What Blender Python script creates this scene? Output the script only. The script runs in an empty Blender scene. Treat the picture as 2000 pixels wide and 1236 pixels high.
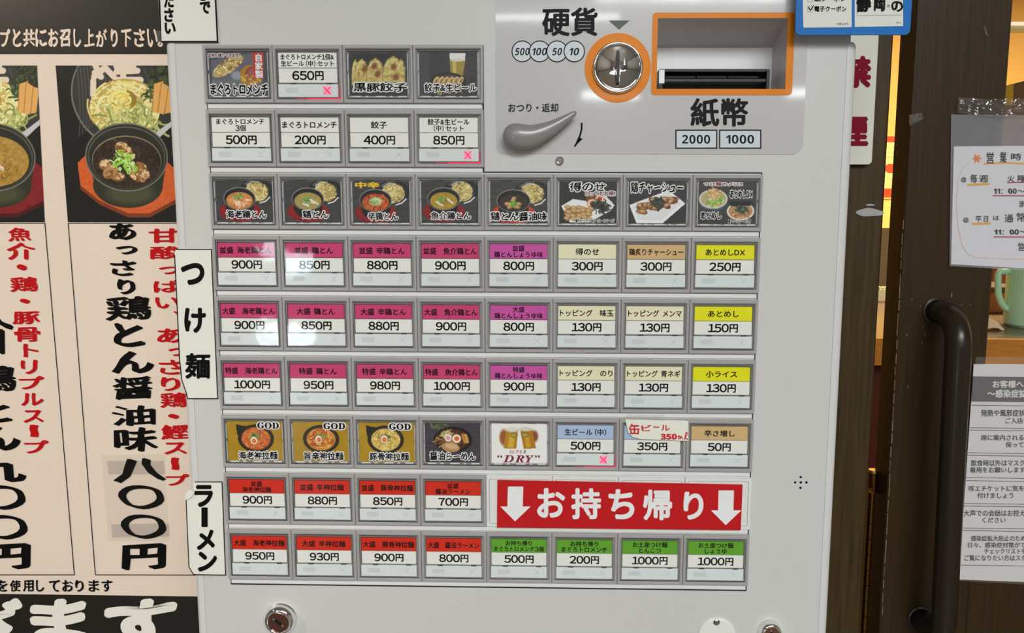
import bpy, math, random
import numpy as np
from mathutils import Matrix, Vector
from mathutils.geometry import tessellate_polygon
SC = bpy.context.scene
COL = SC.collection
rnd = random.Random(7)
# ------------------------------------------------------------------ camera (solved from the button grid)
FPX, CX, CY = 1554.6, 1067.17, 584.41
ANG = (0.1279, 0.0194, 0.0059); TR = np.array([-0.0524, -0.00099, 0.67716])
Z0 = 1.25                                   # height of the middle button row above the floor
PW, QH, CH = 0.058, 0.0522445, 0.0471337    # column pitch, row pitch, button height
def _rot(a, b, c):
    ca, sa, cb, sb, cc, sc = math.cos(a), math.sin(a), math.cos(b), math.sin(b), math.cos(c), math.sin(c)
    return (np.array([[cc, -sc, 0], [sc, cc, 0], [0, 0, 1]]) @ np.array([[cb, 0, sb], [0, 1, 0], [-sb, 0, cb]])
            @ np.array([[1, 0, 0], [0, ca, -sa], [0, sa, ca]]))
RW = _rot(*ANG) @ np.array([[1., 0, 0], [0, 0, -1], [0, 1, 0]])
CAM = -RW.T @ TR
cam = bpy.data.cameras.new('camera'); co = bpy.data.objects.new('camera', cam); COL.objects.link(co); SC.camera = co
cam.sensor_width = 36; cam.lens = FPX / 2000 * 36; cam.clip_start = 0.02
cam.shift_x = -(CX - 1000) / 2000; cam.shift_y = (CY - 618) / 2000
M4 = Matrix([[RW[0][i], -RW[1][i], -RW[2][i], CAM[i] + (Z0 if i == 2 else 0)] for i in range(3)] + [[0, 0, 0, 1]])
co.matrix_world = M4
SC.view_settings.view_transform = 'Standard'; SC.view_settings.look = 'None'
SC.view_settings.gamma = 1; SC.view_settings.use_curve_mapping = False
SC.view_settings.exposure = 0.42
# ------------------------------------------------------------------ world and the room's lamps, plus an added fill on the poster
W = bpy.data.worlds.new('world'); SC.world = W; W.use_nodes = True
W.node_tree.nodes['Background'].inputs[0].default_value = (0.86, 0.95, 1, 1)
W.node_tree.nodes['Background'].inputs[1].default_value = 0.32
def area(name, loc, size, sy, power, color, rot):
    l = bpy.data.lights.new(name, 'AREA'); l.shape = 'RECTANGLE'; l.size = size; l.size_y = sy
    l.energy = power; l.color = color
    o = bpy.data.objects.new(name, l); COL.objects.link(o); o.location = loc; o.rotation_euler = rot
    return o
area('ceiling_panel_light', (0.7, -2.5, 2.56), 1.5, 1.2, 68, (0.97, 1, 0.99), (0, 0, 0))
area('tube_light', (-1.0, -3.6, 2.56), 1.3, 0.14, 20, (0.95, 0.98, 1), (0, 0, 0))
area('tube_light', (0.9, -4.4, 2.56), 1.3, 0.14, 20, (0.95, 0.98, 1), (0, 0, 0))
area('tube_light', (-0.2, -5.0, 2.56), 1.3, 0.14, 8, (0.95, 0.98, 1), (0, 0, 0))
area('tube_light', (0.42, -5.5, 2.1), 0.42, 0.06, 1.1, (0.9, 0.97, 1), (math.radians(90), 0, 0))
area('tube_light', (1.9, -5.5, 2.12), 0.3, 0.06, 0.8, (0.9, 0.97, 1), (math.radians(90), 0, 0))
area('window_daylight', (-2.1, -5.5, 0.84), 0.40, 0.18, 3.0, (0.72, 0.92, 1), (math.radians(90), 0, 0))
area('window_daylight', (-2.1, -5.5, 0.30), 0.40, 0.18, 3.0, (0.78, 0.92, 1), (math.radians(90), 0, 0))
sl = bpy.data.lights.new('poster_fill_spot', 'SPOT'); sl.energy = 30; sl.color = (1, 0.86, 0.70); sl.spot_size = math.radians(42); sl.spot_blend = 0.7; sl.shadow_soft_size = 0.05  # added warm fill to brighten the poster, no fixture of the room
so = bpy.data.objects.new('poster_fill_spot', sl); COL.objects.link(so); so.location = (-1.5, -0.9, 2.1)
so.rotation_euler = (Vector((-0.66, 0.16, 1.28)) - Vector((-1.5, -0.9, 2.1))).to_track_quat('-Z', 'Y').to_euler()
area('dining_lamp', (1.6, 1.7, 2.3), 0.7, 0.7, 75, (1, 0.78, 0.45), (0, 0, 0))

# ------------------------------------------------------------------ helpers
def P(px, py, Y=0.0):
    """photo pixel (2000x1236) -> world point on the plane y = Y"""
    px = np.asarray(px, float); py = np.asarray(py, float)
    d = np.stack([(px - CX) / FPX, (py - CY) / FPX, np.ones_like(px)], -1) @ RW
    t = (Y - CAM[1]) / d[..., 1]
    p = CAM + d * t[..., None]
    p[..., 2] += Z0
    return p
def lin(c):
    c = np.asarray(c, float) / 255
    return np.where(c <= 0.04045, c / 12.92, ((c + 0.055) / 1.055) ** 2.4)
KL = 0.80
def alb(c): return np.clip(lin(c) / KL, 0.002, 0.95)
MC = {}
def mat(name, rgb, rough=0.5, metal=0, coat=0, bump=0, bscale=60, spec=0.5, emit=None, es=1, grain=0, gscale=(1, 1, 1)):
    if name in MC: return MC[name]
    m = bpy.data.materials.new(name); m.use_nodes = True; MC[name] = m
    nt = m.node_tree; b = nt.nodes['Principled BSDF']
    a = alb(rgb); b.inputs['Base Color'].default_value = (*a, 1)
    b.inputs['Roughness'].default_value = rough; b.inputs['Metallic'].default_value = metal
    b.inputs['Coat Weight'].default_value = coat; b.inputs['Coat Roughness'].default_value = 0.05
    b.inputs['Specular IOR Level'].default_value = spec
    if emit is not None:
        b.inputs['Emission Color'].default_value = (*lin(emit), 1); b.inputs['Emission Strength'].default_value = es
    if bump or grain:
        tc = nt.nodes.new('ShaderNodeTexCoord'); mp = nt.nodes.new('ShaderNodeMapping')
        mp.inputs['Scale'].default_value = gscale
        nt.links.new(tc.outputs['Object'], mp.inputs[0])
        n = nt.nodes.new('ShaderNodeTexNoise'); n.inputs['Scale'].default_value = bscale; n.inputs['Detail'].default_value = 4
        nt.links.new(mp.outputs[0], n.inputs['Vector'])
        if bump:
            bp = nt.nodes.new('ShaderNodeBump'); bp.inputs['Strength'].default_value = bump; bp.inputs['Distance'].default_value = 0.002
            nt.links.new(n.outputs[0], bp.inputs['Height']); nt.links.new(bp.outputs[0], b.inputs['Normal'])
            if coat: nt.links.new(bp.outputs[0], b.inputs['Coat Normal'])
        if grain:
            r = nt.nodes.new('ShaderNodeMix'); r.data_type = 'RGBA'
            r.inputs[6].default_value = (*(a * (1 - grain)), 1); r.inputs[7].default_value = (*np.clip(a * (1 + grain), 0, 1), 1)
            rp = nt.nodes.new('ShaderNodeMapRange'); rp.inputs[1].default_value = 0.3; rp.inputs[2].default_value = 0.7
            nt.links.new(n.outputs[0], rp.inputs[0]); nt.links.new(rp.outputs[0], r.inputs[0]); nt.links.new(r.outputs[2], b.inputs['Base Color'])
    return m
def clearmat(name, tint=(1, 1, 1), rough=0.04, bump=0.3, bscale=25, gloss=1.0, body=0.0, bodycol=(200, 205, 205), bdist=.002):
    if name in MC: return MC[name]
    m = bpy.data.materials.new(name); m.use_nodes = True; MC[name] = m
    nt = m.node_tree; nt.nodes.clear(); N = nt.nodes.new; L = nt.links.new
    out = N('ShaderNodeOutputMaterial'); tr = N('ShaderNodeBsdfTransparent'); tr.inputs[0].default_value = (*tint, 1)
    gl = N('ShaderNodeBsdfGlossy'); gl.inputs['Roughness'].default_value = rough
    fr = N('ShaderNodeFresnel'); fr.inputs[0].default_value = 1.45
    mul = N('ShaderNodeMath'); mul.operation = 'MULTIPLY'; mul.inputs[1].default_value = gloss; mul.use_clamp = True
    mx = N('ShaderNodeMixShader')
    tc = N('ShaderNodeTexCoord'); n = N('ShaderNodeTexNoise'); n.inputs['Scale'].default_value = bscale
    L(tc.outputs['Object'], n.inputs['Vector'])
    bp = N('ShaderNodeBump'); bp.inputs['Strength'].default_value = bump; bp.inputs['Distance'].default_value = bdist
    L(n.outputs[0], bp.inputs['Height']); L(bp.outputs[0], gl.inputs['Normal']); L(bp.outputs[0], fr.inputs['Normal'])
    L(fr.outputs[0], mul.inputs[0])
    geo = N('ShaderNodeNewGeometry'); inv = N('ShaderNodeMath'); inv.operation = 'SUBTRACT'; inv.inputs[0].default_value = 1; inv.use_clamp = True
    m3 = N('ShaderNodeMath'); m3.operation = 'MULTIPLY'       # only the outer face of the film mirrors
    L(geo.outputs['Backfacing'], inv.inputs[1]); L(inv.outputs[0], m3.inputs[0]); L(mul.outputs[0], m3.inputs[1]); L(m3.outputs[0], mx.inputs[0])
    if body:
        df = N('ShaderNodeBsdfDiffuse'); df.inputs[0].default_value = (*alb(bodycol), 1)
        m2 = N('ShaderNodeMixShader'); m2.inputs[0].default_value = body
        L(tr.outputs[0], m2.inputs[1]); L(df.outputs[0], m2.inputs[2]); L(m2.outputs[0], mx.inputs[1])
    else: L(tr.outputs[0], mx.inputs[1])
    L(gl.outputs[0], mx.inputs[2]); L(mx.outputs[0], out.inputs[0])
    return m
def vcmat(name, rough=0.45, coat=0.0):
    if name in MC: return MC[name]
    m = mat(name, (128, 128, 128), rough, coat=coat)
    a = m.node_tree.nodes.new('ShaderNodeVertexColor'); a.layer_name = 'print'
    m.node_tree.links.new(a.outputs[0], m.node_tree.nodes['Principled BSDF'].inputs['Base Color'])
    return m

class G:
    """collects geometry of several materials and links it as ONE mesh object"""
    def __init__(s): s.v = []; s.f = []; s.mi = []; s.m = []; s.n = 0; s.col = None; s.smooth = False
    def mid(s, m):
        if m not in s.m: s.m.append(m)
        return s.m.index(m)
    def add(s, V, F, m):
        k = s.mid(m); V = np.asarray(V, float)
        s.v.append(V); s.f += [tuple(i + s.n for i in f) for f in F]; s.mi += [k] * len(F); s.n += len(V)
    def mesh(s, name):
        me = bpy.data.meshes.new(name)
        me.from_pydata(np.concatenate(s.v).tolist(), [], s.f)
        for m in s.m: me.materials.append(m)
        me.polygons.foreach_set('material_index', s.mi)
        if s.smooth: me.polygons.foreach_set('use_smooth', [True] * len(s.f))
        me.update(); return me
    def build(s, name, parent=None, local=False):
        return link(name, s.mesh(name), parent, local)
def link(name, me, parent=None, local=False):
    o = bpy.data.objects.new(name, me); COL.objects.link(o)
    if parent is not None:
        o.parent = parent
        if not local:
            t = wloc(parent); o.location = (-t[0], -t[1], -t[2])
    return o
def wloc(o):
    t = Vector(o.location)
    while o.parent is not None: o = o.parent; t += Vector(o.location)
    return t
def tag(o, label=None, cat=None, group=None, kind=None):
    if label: o['label'] = label
    if cat: o['category'] = cat
    if group: o['group'] = group
    if kind: o['kind'] = kind
    return o
def empty(name, loc, label=None, cat=None, group=None, kind=None):
    o = bpy.data.objects.new(name, None); COL.objects.link(o); o.location = loc; o.empty_display_size = 0.05
    return tag(o, label, cat, group, kind)

def box(g, x0, x1, y0, y1, z0, z1, m, bev=0.0):
    """box whose FRONT (y0, towards the camera) edges are chamfered by bev"""
    x0, x1 = min(x0, x1), max(x0, x1); z0, z1 = min(z0, z1), max(z0, z1)
    b = bev
    if b:
        V = [(x0+b, y0, z0+b), (x1-b, y0, z0+b), (x1-b, y0, z1-b), (x0+b, y0, z1-b)]
        V += [(x0, y0+b, z0), (x1, y0+b, z0), (x1, y0+b, z1), (x0, y0+b, z1)]
        V += [(x0, y1, z0), (x1, y1, z0), (x1, y1, z1), (x0, y1, z1)]
        F = [(0, 1, 2, 3)] + [(4+i, 4+(i+1) % 4, (i+1) % 4, i) for i in range(4)] + [(8+i, 8+(i+1) % 4, 4+(i+1) % 4, 4+i) for i in range(4)] + [(11, 10, 9, 8)]
    else:
        V = [(x0, y0, z0), (x1, y0, z0), (x1, y0, z1), (x0, y0, z1), (x0, y1, z0), (x1, y1, z0), (x1, y1, z1), (x0, y1, z1)]
        F = [(0, 1, 2, 3)] + [(4+i, 4+(i+1) % 4, (i+1) % 4, i) for i in range(4)] + [(7, 6, 5, 4)]
    g.add(V, F, m)
def qbox(g, pts, y0, y1, m):
    """slab with an arbitrary front outline (list of x,z), thickness y0..y1"""
    n = len(pts)
    V = [(x, y0, z) for x, z in pts] + [(x, y1, z) for x, z in pts]
    F = [tuple(range(n)), tuple(range(2*n-1, n-1, -1))] + [(n+i, n+(i+1) % n, (i+1) % n, i) for i in range(n)]
    a = sum(pts[i][0]*pts[(i+1) % n][1] - pts[(i+1) % n][0]*pts[i][1] for i in range(n))
    if a < 0: F = [f[::-1] for f in F]
    g.add(V, F, m)
def pxz(pts, Y):
    return [(float(p[0]), float(p[2])) for p in (P(a, b, Y) for a, b in pts)]
def holed(g, loops, y0, y1, m, back=True):
    """slab with holes; loops[0] outer, others holes, all lists of (x, z)"""
    flat = [p for l in loops for p in l]; n = len(flat)
    tris = tessellate_polygon([[Vector((x, z, 0)) for x, z in l] for l in loops])
    V = [(x, y0, z) for x, z in flat] + [(x, y1, z) for x, z in flat]
    F = []
    for a, b, c in tris:
        A, B, C_ = flat[a], flat[b], flat[c]
        cr = (B[0]-A[0])*(C_[1]-A[1]) - (B[1]-A[1])*(C_[0]-A[0])
        t = (a, b, c) if cr > 0 else (a, c, b)
        F.append(t)
        if back: F.append((t[0]+n, t[2]+n, t[1]+n))
    k = 0
    for l in loops:
        for i in range(len(l)):
            a, b = k+i, k+(i+1) % len(l)
            F.append((a, b, b+n, a+n))
        k += len(l)
    g.add(V, F, m)
def rrect(x0, x1, z0, z1, r, n=6, rs=None):
    x0, x1 = min(x0, x1), max(x0, x1); z0, z1 = min(z0, z1), max(z0, z1)
    out = []
    for i, (cx, cz, a0) in enumerate(((x1, z1, 0), (x0, z1, 90), (x0, z0, 180), (x1, z0, 270))):
        rr = r if rs is None else rs[i]
        ccx = cx - rr if cx == x1 else cx + rr; ccz = cz - rr if cz == z1 else cz + rr
        for k in range(n + 1):
            a = math.radians(a0 + 90 * k / n); out.append((ccx + rr*math.cos(a), ccz + rr*math.sin(a)))
    return out
def circ(cx, cz, rx, rz=None, n=48, a0=0):
    rz = rz or rx
    return [(cx + rx*math.cos(a0+2*math.pi*i/n), cz + rz*math.sin(a0+2*math.pi*i/n)) for i in range(n)]
def lathe(g, cx, cz, prof, m, n=48, caps=True):
    """profile [(radius, y)] turned about the y axis through (cx, cz)"""
    V = []; F = []
    for r, y in prof: V += [(cx + r*math.cos(2*math.pi*i/n), y, cz + r*math.sin(2*math.pi*i/n)) for i in range(n)]
    for k in range(len(prof)-1):
        for i in range(n):
            a, b = k*n+i, k*n+(i+1) % n; F.append((a, b, b+n, a+n))
    if caps: F.append(tuple(range(n-1, -1, -1))); F.append(tuple((len(prof)-1)*n+i for i in range(n)))
    g.add(V, F, m)
def tube(g, pts, rad, m, n=16, flat=1.0):
    pts = [Vector(p) for p in pts]; V = []; F = []
    rad = rad if isinstance(rad, (list, tuple)) else [rad]*len(pts)
    up = None
    for i, p in enumerate(pts):
        t = (pts[min(i+1, len(pts)-1)] - pts[max(i-1, 0)]).normalized()
        if up is None: up = Vector((0, 1, 0)) if abs(t.y) < 0.9 else Vector((1, 0, 0))
        s = t.cross(up).normalized(); up = s.cross(t).normalized()
        for k in range(n):
            a = 2*math.pi*k/n; V.append(p + s*rad[i]*math.cos(a) + up*rad[i]*math.sin(a)*flat)
    for i in range(len(pts)-1):
        for k in range(n):
            a, b = i*n+k, i*n+(k+1) % n; F.append((a, b, b+n, a+n))
    F.append(tuple(range(n-1, -1, -1))); F.append(tuple((len(pts)-1)*n+k for k in range(n)))
    g.add([tuple(v) for v in V], F, m)

# ------------------------------------------------------------------ lettering: glyph outlines turned into flat triangles
_fc = bpy.data.curves.new('glyph', 'FONT'); _fo = bpy.data.objects.new('glyph', _fc); COL.objects.link(_fo)
GL = {}
BM = {**{str(i): chr(0x1D7EC+i) for i in range(10)}}
WD = {**{str(i): chr(0xFF10+i) for i in range(10)}}
def glyph(ch):
    if ch in GL: return GL[ch]
    _fc.body = ch; _fc.resolution_u = 3 if ord(ch) > 0x3100 and ord(ch) < 0xA000 else 5
    dg = bpy.context.evaluated_depsgraph_get()
    me = bpy.data.meshes.new_from_object(_fo.evaluated_get(dg))
    n = len(me.vertices)
    co_ = np.zeros(n*3); me.vertices.foreach_get('co', co_)
    GL[ch] = (co_.reshape(-1, 3)[:, :2], [tuple(p.vertices) for p in me.polygons])
    bpy.data.meshes.remove(me)
    return GL[ch]
def layout(s, vertical=False, digits='wide', shear=0, wob=0, track=0):
    V = []; F = []; n = 0; pen = 0.0; k = 0
    for ch in s:
        if ch == ' ': pen += 0.45; continue
        if ch == '　': pen += 1.0; continue
        dg = ch.isdigit()
        g_ = (WD if digits == 'wide' else BM).get(ch, ch) if dg else ch
        v, f = glyph(g_)
        if len(v) == 0: pen += 0.5; continue
        v = v.copy(); x0, x1 = v[:, 0].min(), v[:, 0].max()
        if dg and digits == 'wide':
            w = (x1-x0); c = (x0+x1)/2; v[:, 0] = (v[:, 0]-c)*1.28; v[:, 1] = (v[:, 1]-0.37)*1.12+0.37
            if ch == '1': v[:, 0] += 0.33; adv = 0.62
            else: v[:, 0] += 0.37; adv = 0.76
        elif ord(g_) < 0x2000 or g_ in '“”' or (0x1D400 <= ord(g_) < 0x1D800): v[:, 0] += 0.05-x0; adv = x1-x0+0.10
        else: adv = 1.0
        if ch in '（(' and ord(ch) > 255: v[:, 0] -= 0.35; adv = 0.62
        if ch in '）' : adv = 0.62
        if vertical:
            if ch in 'ー～〜':
                c = v - np.array([0.5, 0.38]); v = np.stack([c[:, 1]+0.5, -c[:, 0]+0.38], 1)
            v = v + np.array([0, -pen]); pen += 1.0 + track
        else:
            v = v + np.array([pen, 0]); pen += adv + track
        if shear: v[:, 1] += shear*(v[:, 0]-v[:, 0].mean())
        if wob:
            v[:, 0] += wob*np.sin(v[:, 1]*9+k*2.1)+wob*0.6*np.sin(v[:, 0]*17+k); v[:, 1] += wob*np.sin(v[:, 0]*8+k*1.3)
        V.append(v); F += [tuple(i+n for i in t) for t in f]; n += len(v); k += 1
    return np.concatenate(V), F
def put(g, s, where, Y, m, bold=0.0, pen=0.0, italic=0.0, px=True, keep=False, fit=True, **kw):
    """writes s so that its ink fills `where`: a box (x0,y0,x1,y1) or a quad of 4 corners (TL,TR,BR,BL);
    px: photo pixels unprojected to the plane y=Y, else plain x,z metres"""
    V, F = layout(s, **kw)
    if italic: V[:, 0] += italic*V[:, 1]
    lo, hi = V.min(0), V.max(0); d = np.maximum(hi-lo, 1e-6)
    offs = [(0, 0)]
    if bold:
        q = 13 if bold > 0.05 else 6
        offs = [(bold*math.cos(2*math.pi*i/q), bold*math.sin(2*math.pi*i/q)) for i in range(q)] + [(0, 0)]
    if pen:
        offs = [(ox+pen*t, oy-pen*0.62*t) for ox, oy in (offs if bold else [(0, 0)]) for t in (-1, -.5, 0, .5, 1)]
    if len(where) == 4 and not hasattr(where[0], '__len__'):
        x0, y0, x1, y1 = where; where = ((x0, y0), (x1, y0), (x1, y1), (x0, y1))
    c = np.array(where, float)
    for j, (ox, oy) in enumerate(offs):
        U = (V + np.array([ox, oy]) - lo)/d; u = U[:, :1]; v = 1-U[:, 1:]
        Q = c[0]*(1-u)*(1-v) + c[1]*u*(1-v) + c[2]*u*v + c[3]*(1-u)*v
        yy = Y - j*(1.5e-5 if px else 8e-6)
        if px: W_ = P(Q[:, 0], Q[:, 1], yy)
        else: W_ = np.stack([Q[:, 0], np.full(len(Q), yy), Q[:, 1]], 1)
        g.add(W_, F, m)
def ink(s, **kw):
    V, F = layout(s, **kw); return V.max(0)-V.min(0)
def pquad(g, pts, Y, m, px=True):
    W_ = P([p[0] for p in pts], [p[1] for p in pts], Y) if px else [(x, Y, z) for x, z in pts]
    g.add(W_, [tuple(range(len(pts)))[::-1]] if _cw(W_) else [tuple(range(len(pts)))], m)
def _cw(W_):
    n = len(W_); return sum(W_[i][0]*W_[(i+1) % n][2]-W_[(i+1) % n][0]*W_[i][2] for i in range(n)) < 0
def pline(g, pts, w, Y, m, closed=False):
    """flat printed line of width w px through photo pixels"""
    n = len(pts)
    for i in range(n if closed else n-1):
        (x0, y0), (x1, y1) = pts[i], pts[(i+1) % n]; L_ = math.hypot(x1-x0, y1-y0) or 1
        nx, ny = -(y1-y0)/L_*w/2, (x1-x0)/L_*w/2; ex, ey = (x1-x0)/L_*w*.4, (y1-y0)/L_*w*.4
        pquad(g, [(x0+nx-ex, y0+ny-ey), (x1+nx+ex, y1+ny+ey), (x1-nx+ex, y1-ny+ey), (x0-nx-ex, y0-ny-ey)], Y-i*2e-6, m)
# ------------------------------------------------------------------ printed photographs: colours painted on a fine grid of vertices
class Pic:
    def __init__(s, x0, y0, x1, y1, nx, ny, base, seed=1):
        s.x0, s.y0, s.x1, s.y1, s.nx, s.ny = x0, y0, x1, y1, nx, ny
        s.X, s.Y = np.meshgrid(np.linspace(x0, x1, nx), np.linspace(y0, y1, ny))
        s.C = np.ones((ny, nx, 3))*np.array(base, float); s.r = np.random.RandomState(seed)
        s.e = (x1-x0)/nx*0.8
    def mix(s, a, c):
        a = np.clip(a, 0, 1)[..., None]; s.C = s.C*(1-a)+np.asarray(c, float)*a
    def noise(s, amp, sx=3, sy=3, mask=None):
        n = s.r.randn(s.ny//sy+2, s.nx//sx+2); iy = np.linspace(0, n.shape[0]-1.01, s.ny); ix = np.linspace(0, n.shape[1]-1.01, s.nx)
        y0 = iy.astype(int); x0 = ix.astype(int); fy = (iy-y0)[:, None]; fx = (ix-x0)[None]
        v = (n[y0][:, x0]*(1-fy)*(1-fx)+n[y0+1][:, x0]*fy*(1-fx)+n[y0][:, x0+1]*(1-fy)*fx+n[y0+1][:, x0+1]*fy*fx)
        if mask is None: mask = 1
        s.C = np.clip(s.C+(amp*v*mask)[..., None], 0, 255)
    def em(s, cx, cy, rx, ry, a=0, soft=1):
        ca, sa = math.cos(a), math.sin(a); dx, dy = s.X-cx, s.Y-cy
        u, v = (dx*ca+dy*sa)/rx, (-dx*sa+dy*ca)/ry; d = np.sqrt(u*u+v*v)
        return np.clip((1-d)*min(rx, ry)/(s.e*soft)+.5, 0, 1)
    def ell(s, cx, cy, rx, ry, c, a=0, soft=1, al=1): s.mix(al*s.em(cx, cy, rx, ry, a, soft), c)
    def pm(s, pts):
        ins = np.zeros_like(s.X, bool); n = len(pts)
        for i in range(n):
            (x0, y0), (x1, y1) = pts[i], pts[(i+1) % n]
            if y0 == y1: continue
            c = ((y0 > s.Y) != (y1 > s.Y)) & (s.X < (x1-x0)*(s.Y-y0)/(y1-y0)+x0); ins ^= c
        return ins.astype(float)
    def poly(s, pts, c, al=1): s.mix(al*s.pm(pts), c)
    def stroke(s, pts, w, c, al=1, mask=None):
        pts = np.array(pts, float)
        x0, y0 = pts.min(0)-w-2*s.e; x1, y1 = pts.max(0)+w+2*s.e
        kx = (s.nx-1)/(s.x1-s.x0); ky = (s.ny-1)/(s.y1-s.y0)
        i0, i1 = max(0, int((x0-s.x0)*kx)), min(s.nx, int((x1-s.x0)*kx)+2); j0, j1 = max(0, int((y0-s.y0)*ky)), min(s.ny, int((y1-s.y0)*ky)+2)
        if i1 <= i0 or j1 <= j0: return
        X, Y = s.X[j0:j1, i0:i1], s.Y[j0:j1, i0:i1]; D = np.full(X.shape, 1e9)
        for (ax, ay), (bx, by) in zip(pts[:-1], pts[1:]):
            dx, dy = bx-ax, by-ay; L_ = dx*dx+dy*dy+1e-9
            t = np.clip(((X-ax)*dx+(Y-ay)*dy)/L_, 0, 1); D = np.minimum(D, np.hypot(X-ax-t*dx, Y-ay-t*dy))
        a = np.clip((w/2-D)/s.e+.5, 0, 1)*al
        if mask is not None: a = a*mask[j0:j1, i0:i1]
        s.C[j0:j1, i0:i1] = s.C[j0:j1, i0:i1]*(1-a[..., None])+np.array(c, float)*a[..., None]
    def squig(s, cx, cy, rx, ry, n, L_, w, cols, curl=1.2, mask=None):
        for _ in range(n):
            a = s.r.uniform(0, 6.283); r = math.sqrt(s.r.uniform(0, 1)); x, y = cx+rx*r*math.cos(a), cy+ry*r*math.sin(a)
            h = s.r.uniform(0, 6.283); k = s.r.uniform(-curl, curl); pts = [(x, y)]
            for _ in range(6): x += L_/6*math.cos(h); y += L_/6*math.sin(h); h += k/2; pts.append((x, y))
            s.stroke(pts, w*s.r.uniform(.7, 1.2), cols[s.r.randint(len(cols))], mask=mask)
    def swirl(s, cx, cy, rx, ry, n, w, cols):
        for _ in range(n):
            r = s.r.uniform(.12, .97); a0 = s.r.uniform(0, 6.283); sp = s.r.uniform(.8, 2.4); ox, oy = s.r.uniform(-.12, .12, 2)*(1-r)
            dr = s.r.uniform(-.12, .12)
            pts = [(cx+rx*((r+dr*t/8)*math.cos(a0+sp*t/8)+ox), cy+ry*((r+dr*t/8)*math.sin(a0+sp*t/8)+oy)) for t in range(9)]
            s.stroke(pts, w*s.r.uniform(.7, 1.2), cols[s.r.randint(len(cols))])
    def mesh(s, name, mapf, m):
        V = mapf(s.X.ravel(), s.Y.ravel())
        i = np.arange(s.nx*s.ny).reshape(s.ny, s.nx)
        F = np.stack([i[1:, :-1], i[1:, 1:], i[:-1, 1:], i[:-1, :-1]], -1).reshape(-1, 4)
        me = bpy.data.meshes.new(name); me.vertices.add(len(V)); me.vertices.foreach_set('co', np.asarray(V).ravel())
        nf = len(F); me.loops.add(nf*4); me.loops.foreach_set('vertex_index', F.ravel().astype(np.int32))
        me.polygons.add(nf); me.polygons.foreach_set('loop_start', np.arange(0, nf*4, 4, dtype=np.int32))
        me.update(calc_edges=True)
        ca = me.color_attributes.new('print', 'FLOAT_COLOR', 'POINT')
        C = np.concatenate([np.clip(lin(s.C.reshape(-1, 3))/KL, 0, 1), np.ones((len(V), 1))], 1)
        ca.data.foreach_set('color', C.ravel()); me.materials.append(m); return me

# ------------------------------------------------------------------ materials
BODY = mat('white_enamel', (197, 196, 193), 0.42, bump=0.05, bscale=900)
EDGE = mat('edge_plastic', (204, 204, 204), 0.3)
LEDGE = mat('ledge_plastic', (216, 218, 215), 0.35)
BEZ = mat('bezel_grey', (160, 157, 157), 0.38)
WELL = mat('well_dark', (62, 60, 60), 0.25)
RIM = mat('rim_grey', (120, 120, 118), 0.15)
SEAM = mat('seam_black', (28, 28, 28), 0.6)
INK = mat('ink_black', (10, 10, 10), 0.6, spec=0.12)
INKR = mat('ink_red', (182, 16, 22), 0.5, spec=.15)
INKM = mat('ink_maroon', (124, 6, 36), 0.55, spec=.12)
WH = mat('card_white', (226, 228, 220), 0.4)
STAT = mat('status_plastic', (212, 219, 219), 0.22)
FAINT = mat('faint_grey', (196, 203, 203), 0.3)
FAINTX = mat('faint_cross', (172, 180, 182), 0.3)
CHROME = mat('chrome', (225, 225, 225), 0.06, metal=1)
STEEL = mat('steel', (150, 148, 146), 0.25, metal=1)
DCHR = mat('red_reflect_chrome', (150, 105, 95), 0.12, metal=1)  # reddish colour stands in for the floor reflected in the lock plug
BLACK = mat('black_plastic', (20, 20, 20), 0.25)
PAPER = mat('paper', (222, 222, 214), 0.6)
CLEAR = clearmat('clear_cover', bump=0.10, bscale=30, gloss=1.0)
FILM = clearmat('clear_film', bump=1.0, bscale=22, gloss=1.6, body=0.06)
HEAD = {'w': WH, 'p': mat(spec=.25, name='card_pink', rgb=(196, 66, 112), rough=0.35), 'm': mat(spec=.25, name='card_mauve', rgb=(196, 84, 160), rough=0.35),
        'c': mat('card_cream', (228, 222, 188), 0.4), 't': mat('card_tan', (205, 172, 122), 0.4), 'y': mat('card_yellow', (222, 220, 10), 0.4),
        'b': mat('card_blue', (168, 186, 214), 0.4), 'r': mat('card_red', (204, 44, 26), 0.35, spec=.25), 'g': mat('card_green', (92, 160, 38), 0.35)}
CN = {'w': 'white', 'p': 'pink', 'm': 'mauve', 'c': 'cream', 't': 'tan', 'y': 'yellow', 'b': 'pale blue', 'r': 'red', 'g': 'green'}

# ------------------------------------------------------------------ the room
BW, BF = 0.165, 0.17                 # wall face, door face
def rect_struct(name, x0, x1, y0, y1, z0, z1, m, kind='structure'):
    g = G(); box(g, x0, x1, y0, y1, z0, z1, m); o = g.build(name); o['kind'] = kind; return o
WALL = mat('wall_paint', (150, 144, 134), 0.8, bump=0.2, bscale=200)
WARMW = mat('wall_yellow', (228, 182, 108), 0.8, bump=0.1, bscale=200)
WOOD = mat('dark_wood', (50, 36, 18), 0.42, spec=0.25, bump=0.12, bscale=22, grain=0.16, gscale=(14, 14, 0.5))
WOODE0 = mat('dark_wood_edge', (48, 30, 18), 0.5, bump=0.3, bscale=14, grain=0.2, gscale=(9, 9, 0.7))
WOODP = mat('post_wood', (62, 48, 26), 0.45, spec=0.25, bump=0.2, bscale=20, grain=0.3, gscale=(10, 10, 0.5))
rect_struct('floor', -3.2, 3.2, -5.6, 3.2, -0.1, 0, mat('floor_tile', (98, 92, 84), 0.3, bump=0.1, bscale=8, grain=0.15))
rect_struct('ceiling', -3.2, 3.2, -5.6, 3.2, 2.6, 2.7, mat('ceiling_paint', (190, 188, 182), 0.8, bump=0.1, bscale=60))
rect_struct('wall_left', -3.3, -3.2, -5.6, 3.2, 0, 2.6, WALL)
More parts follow.
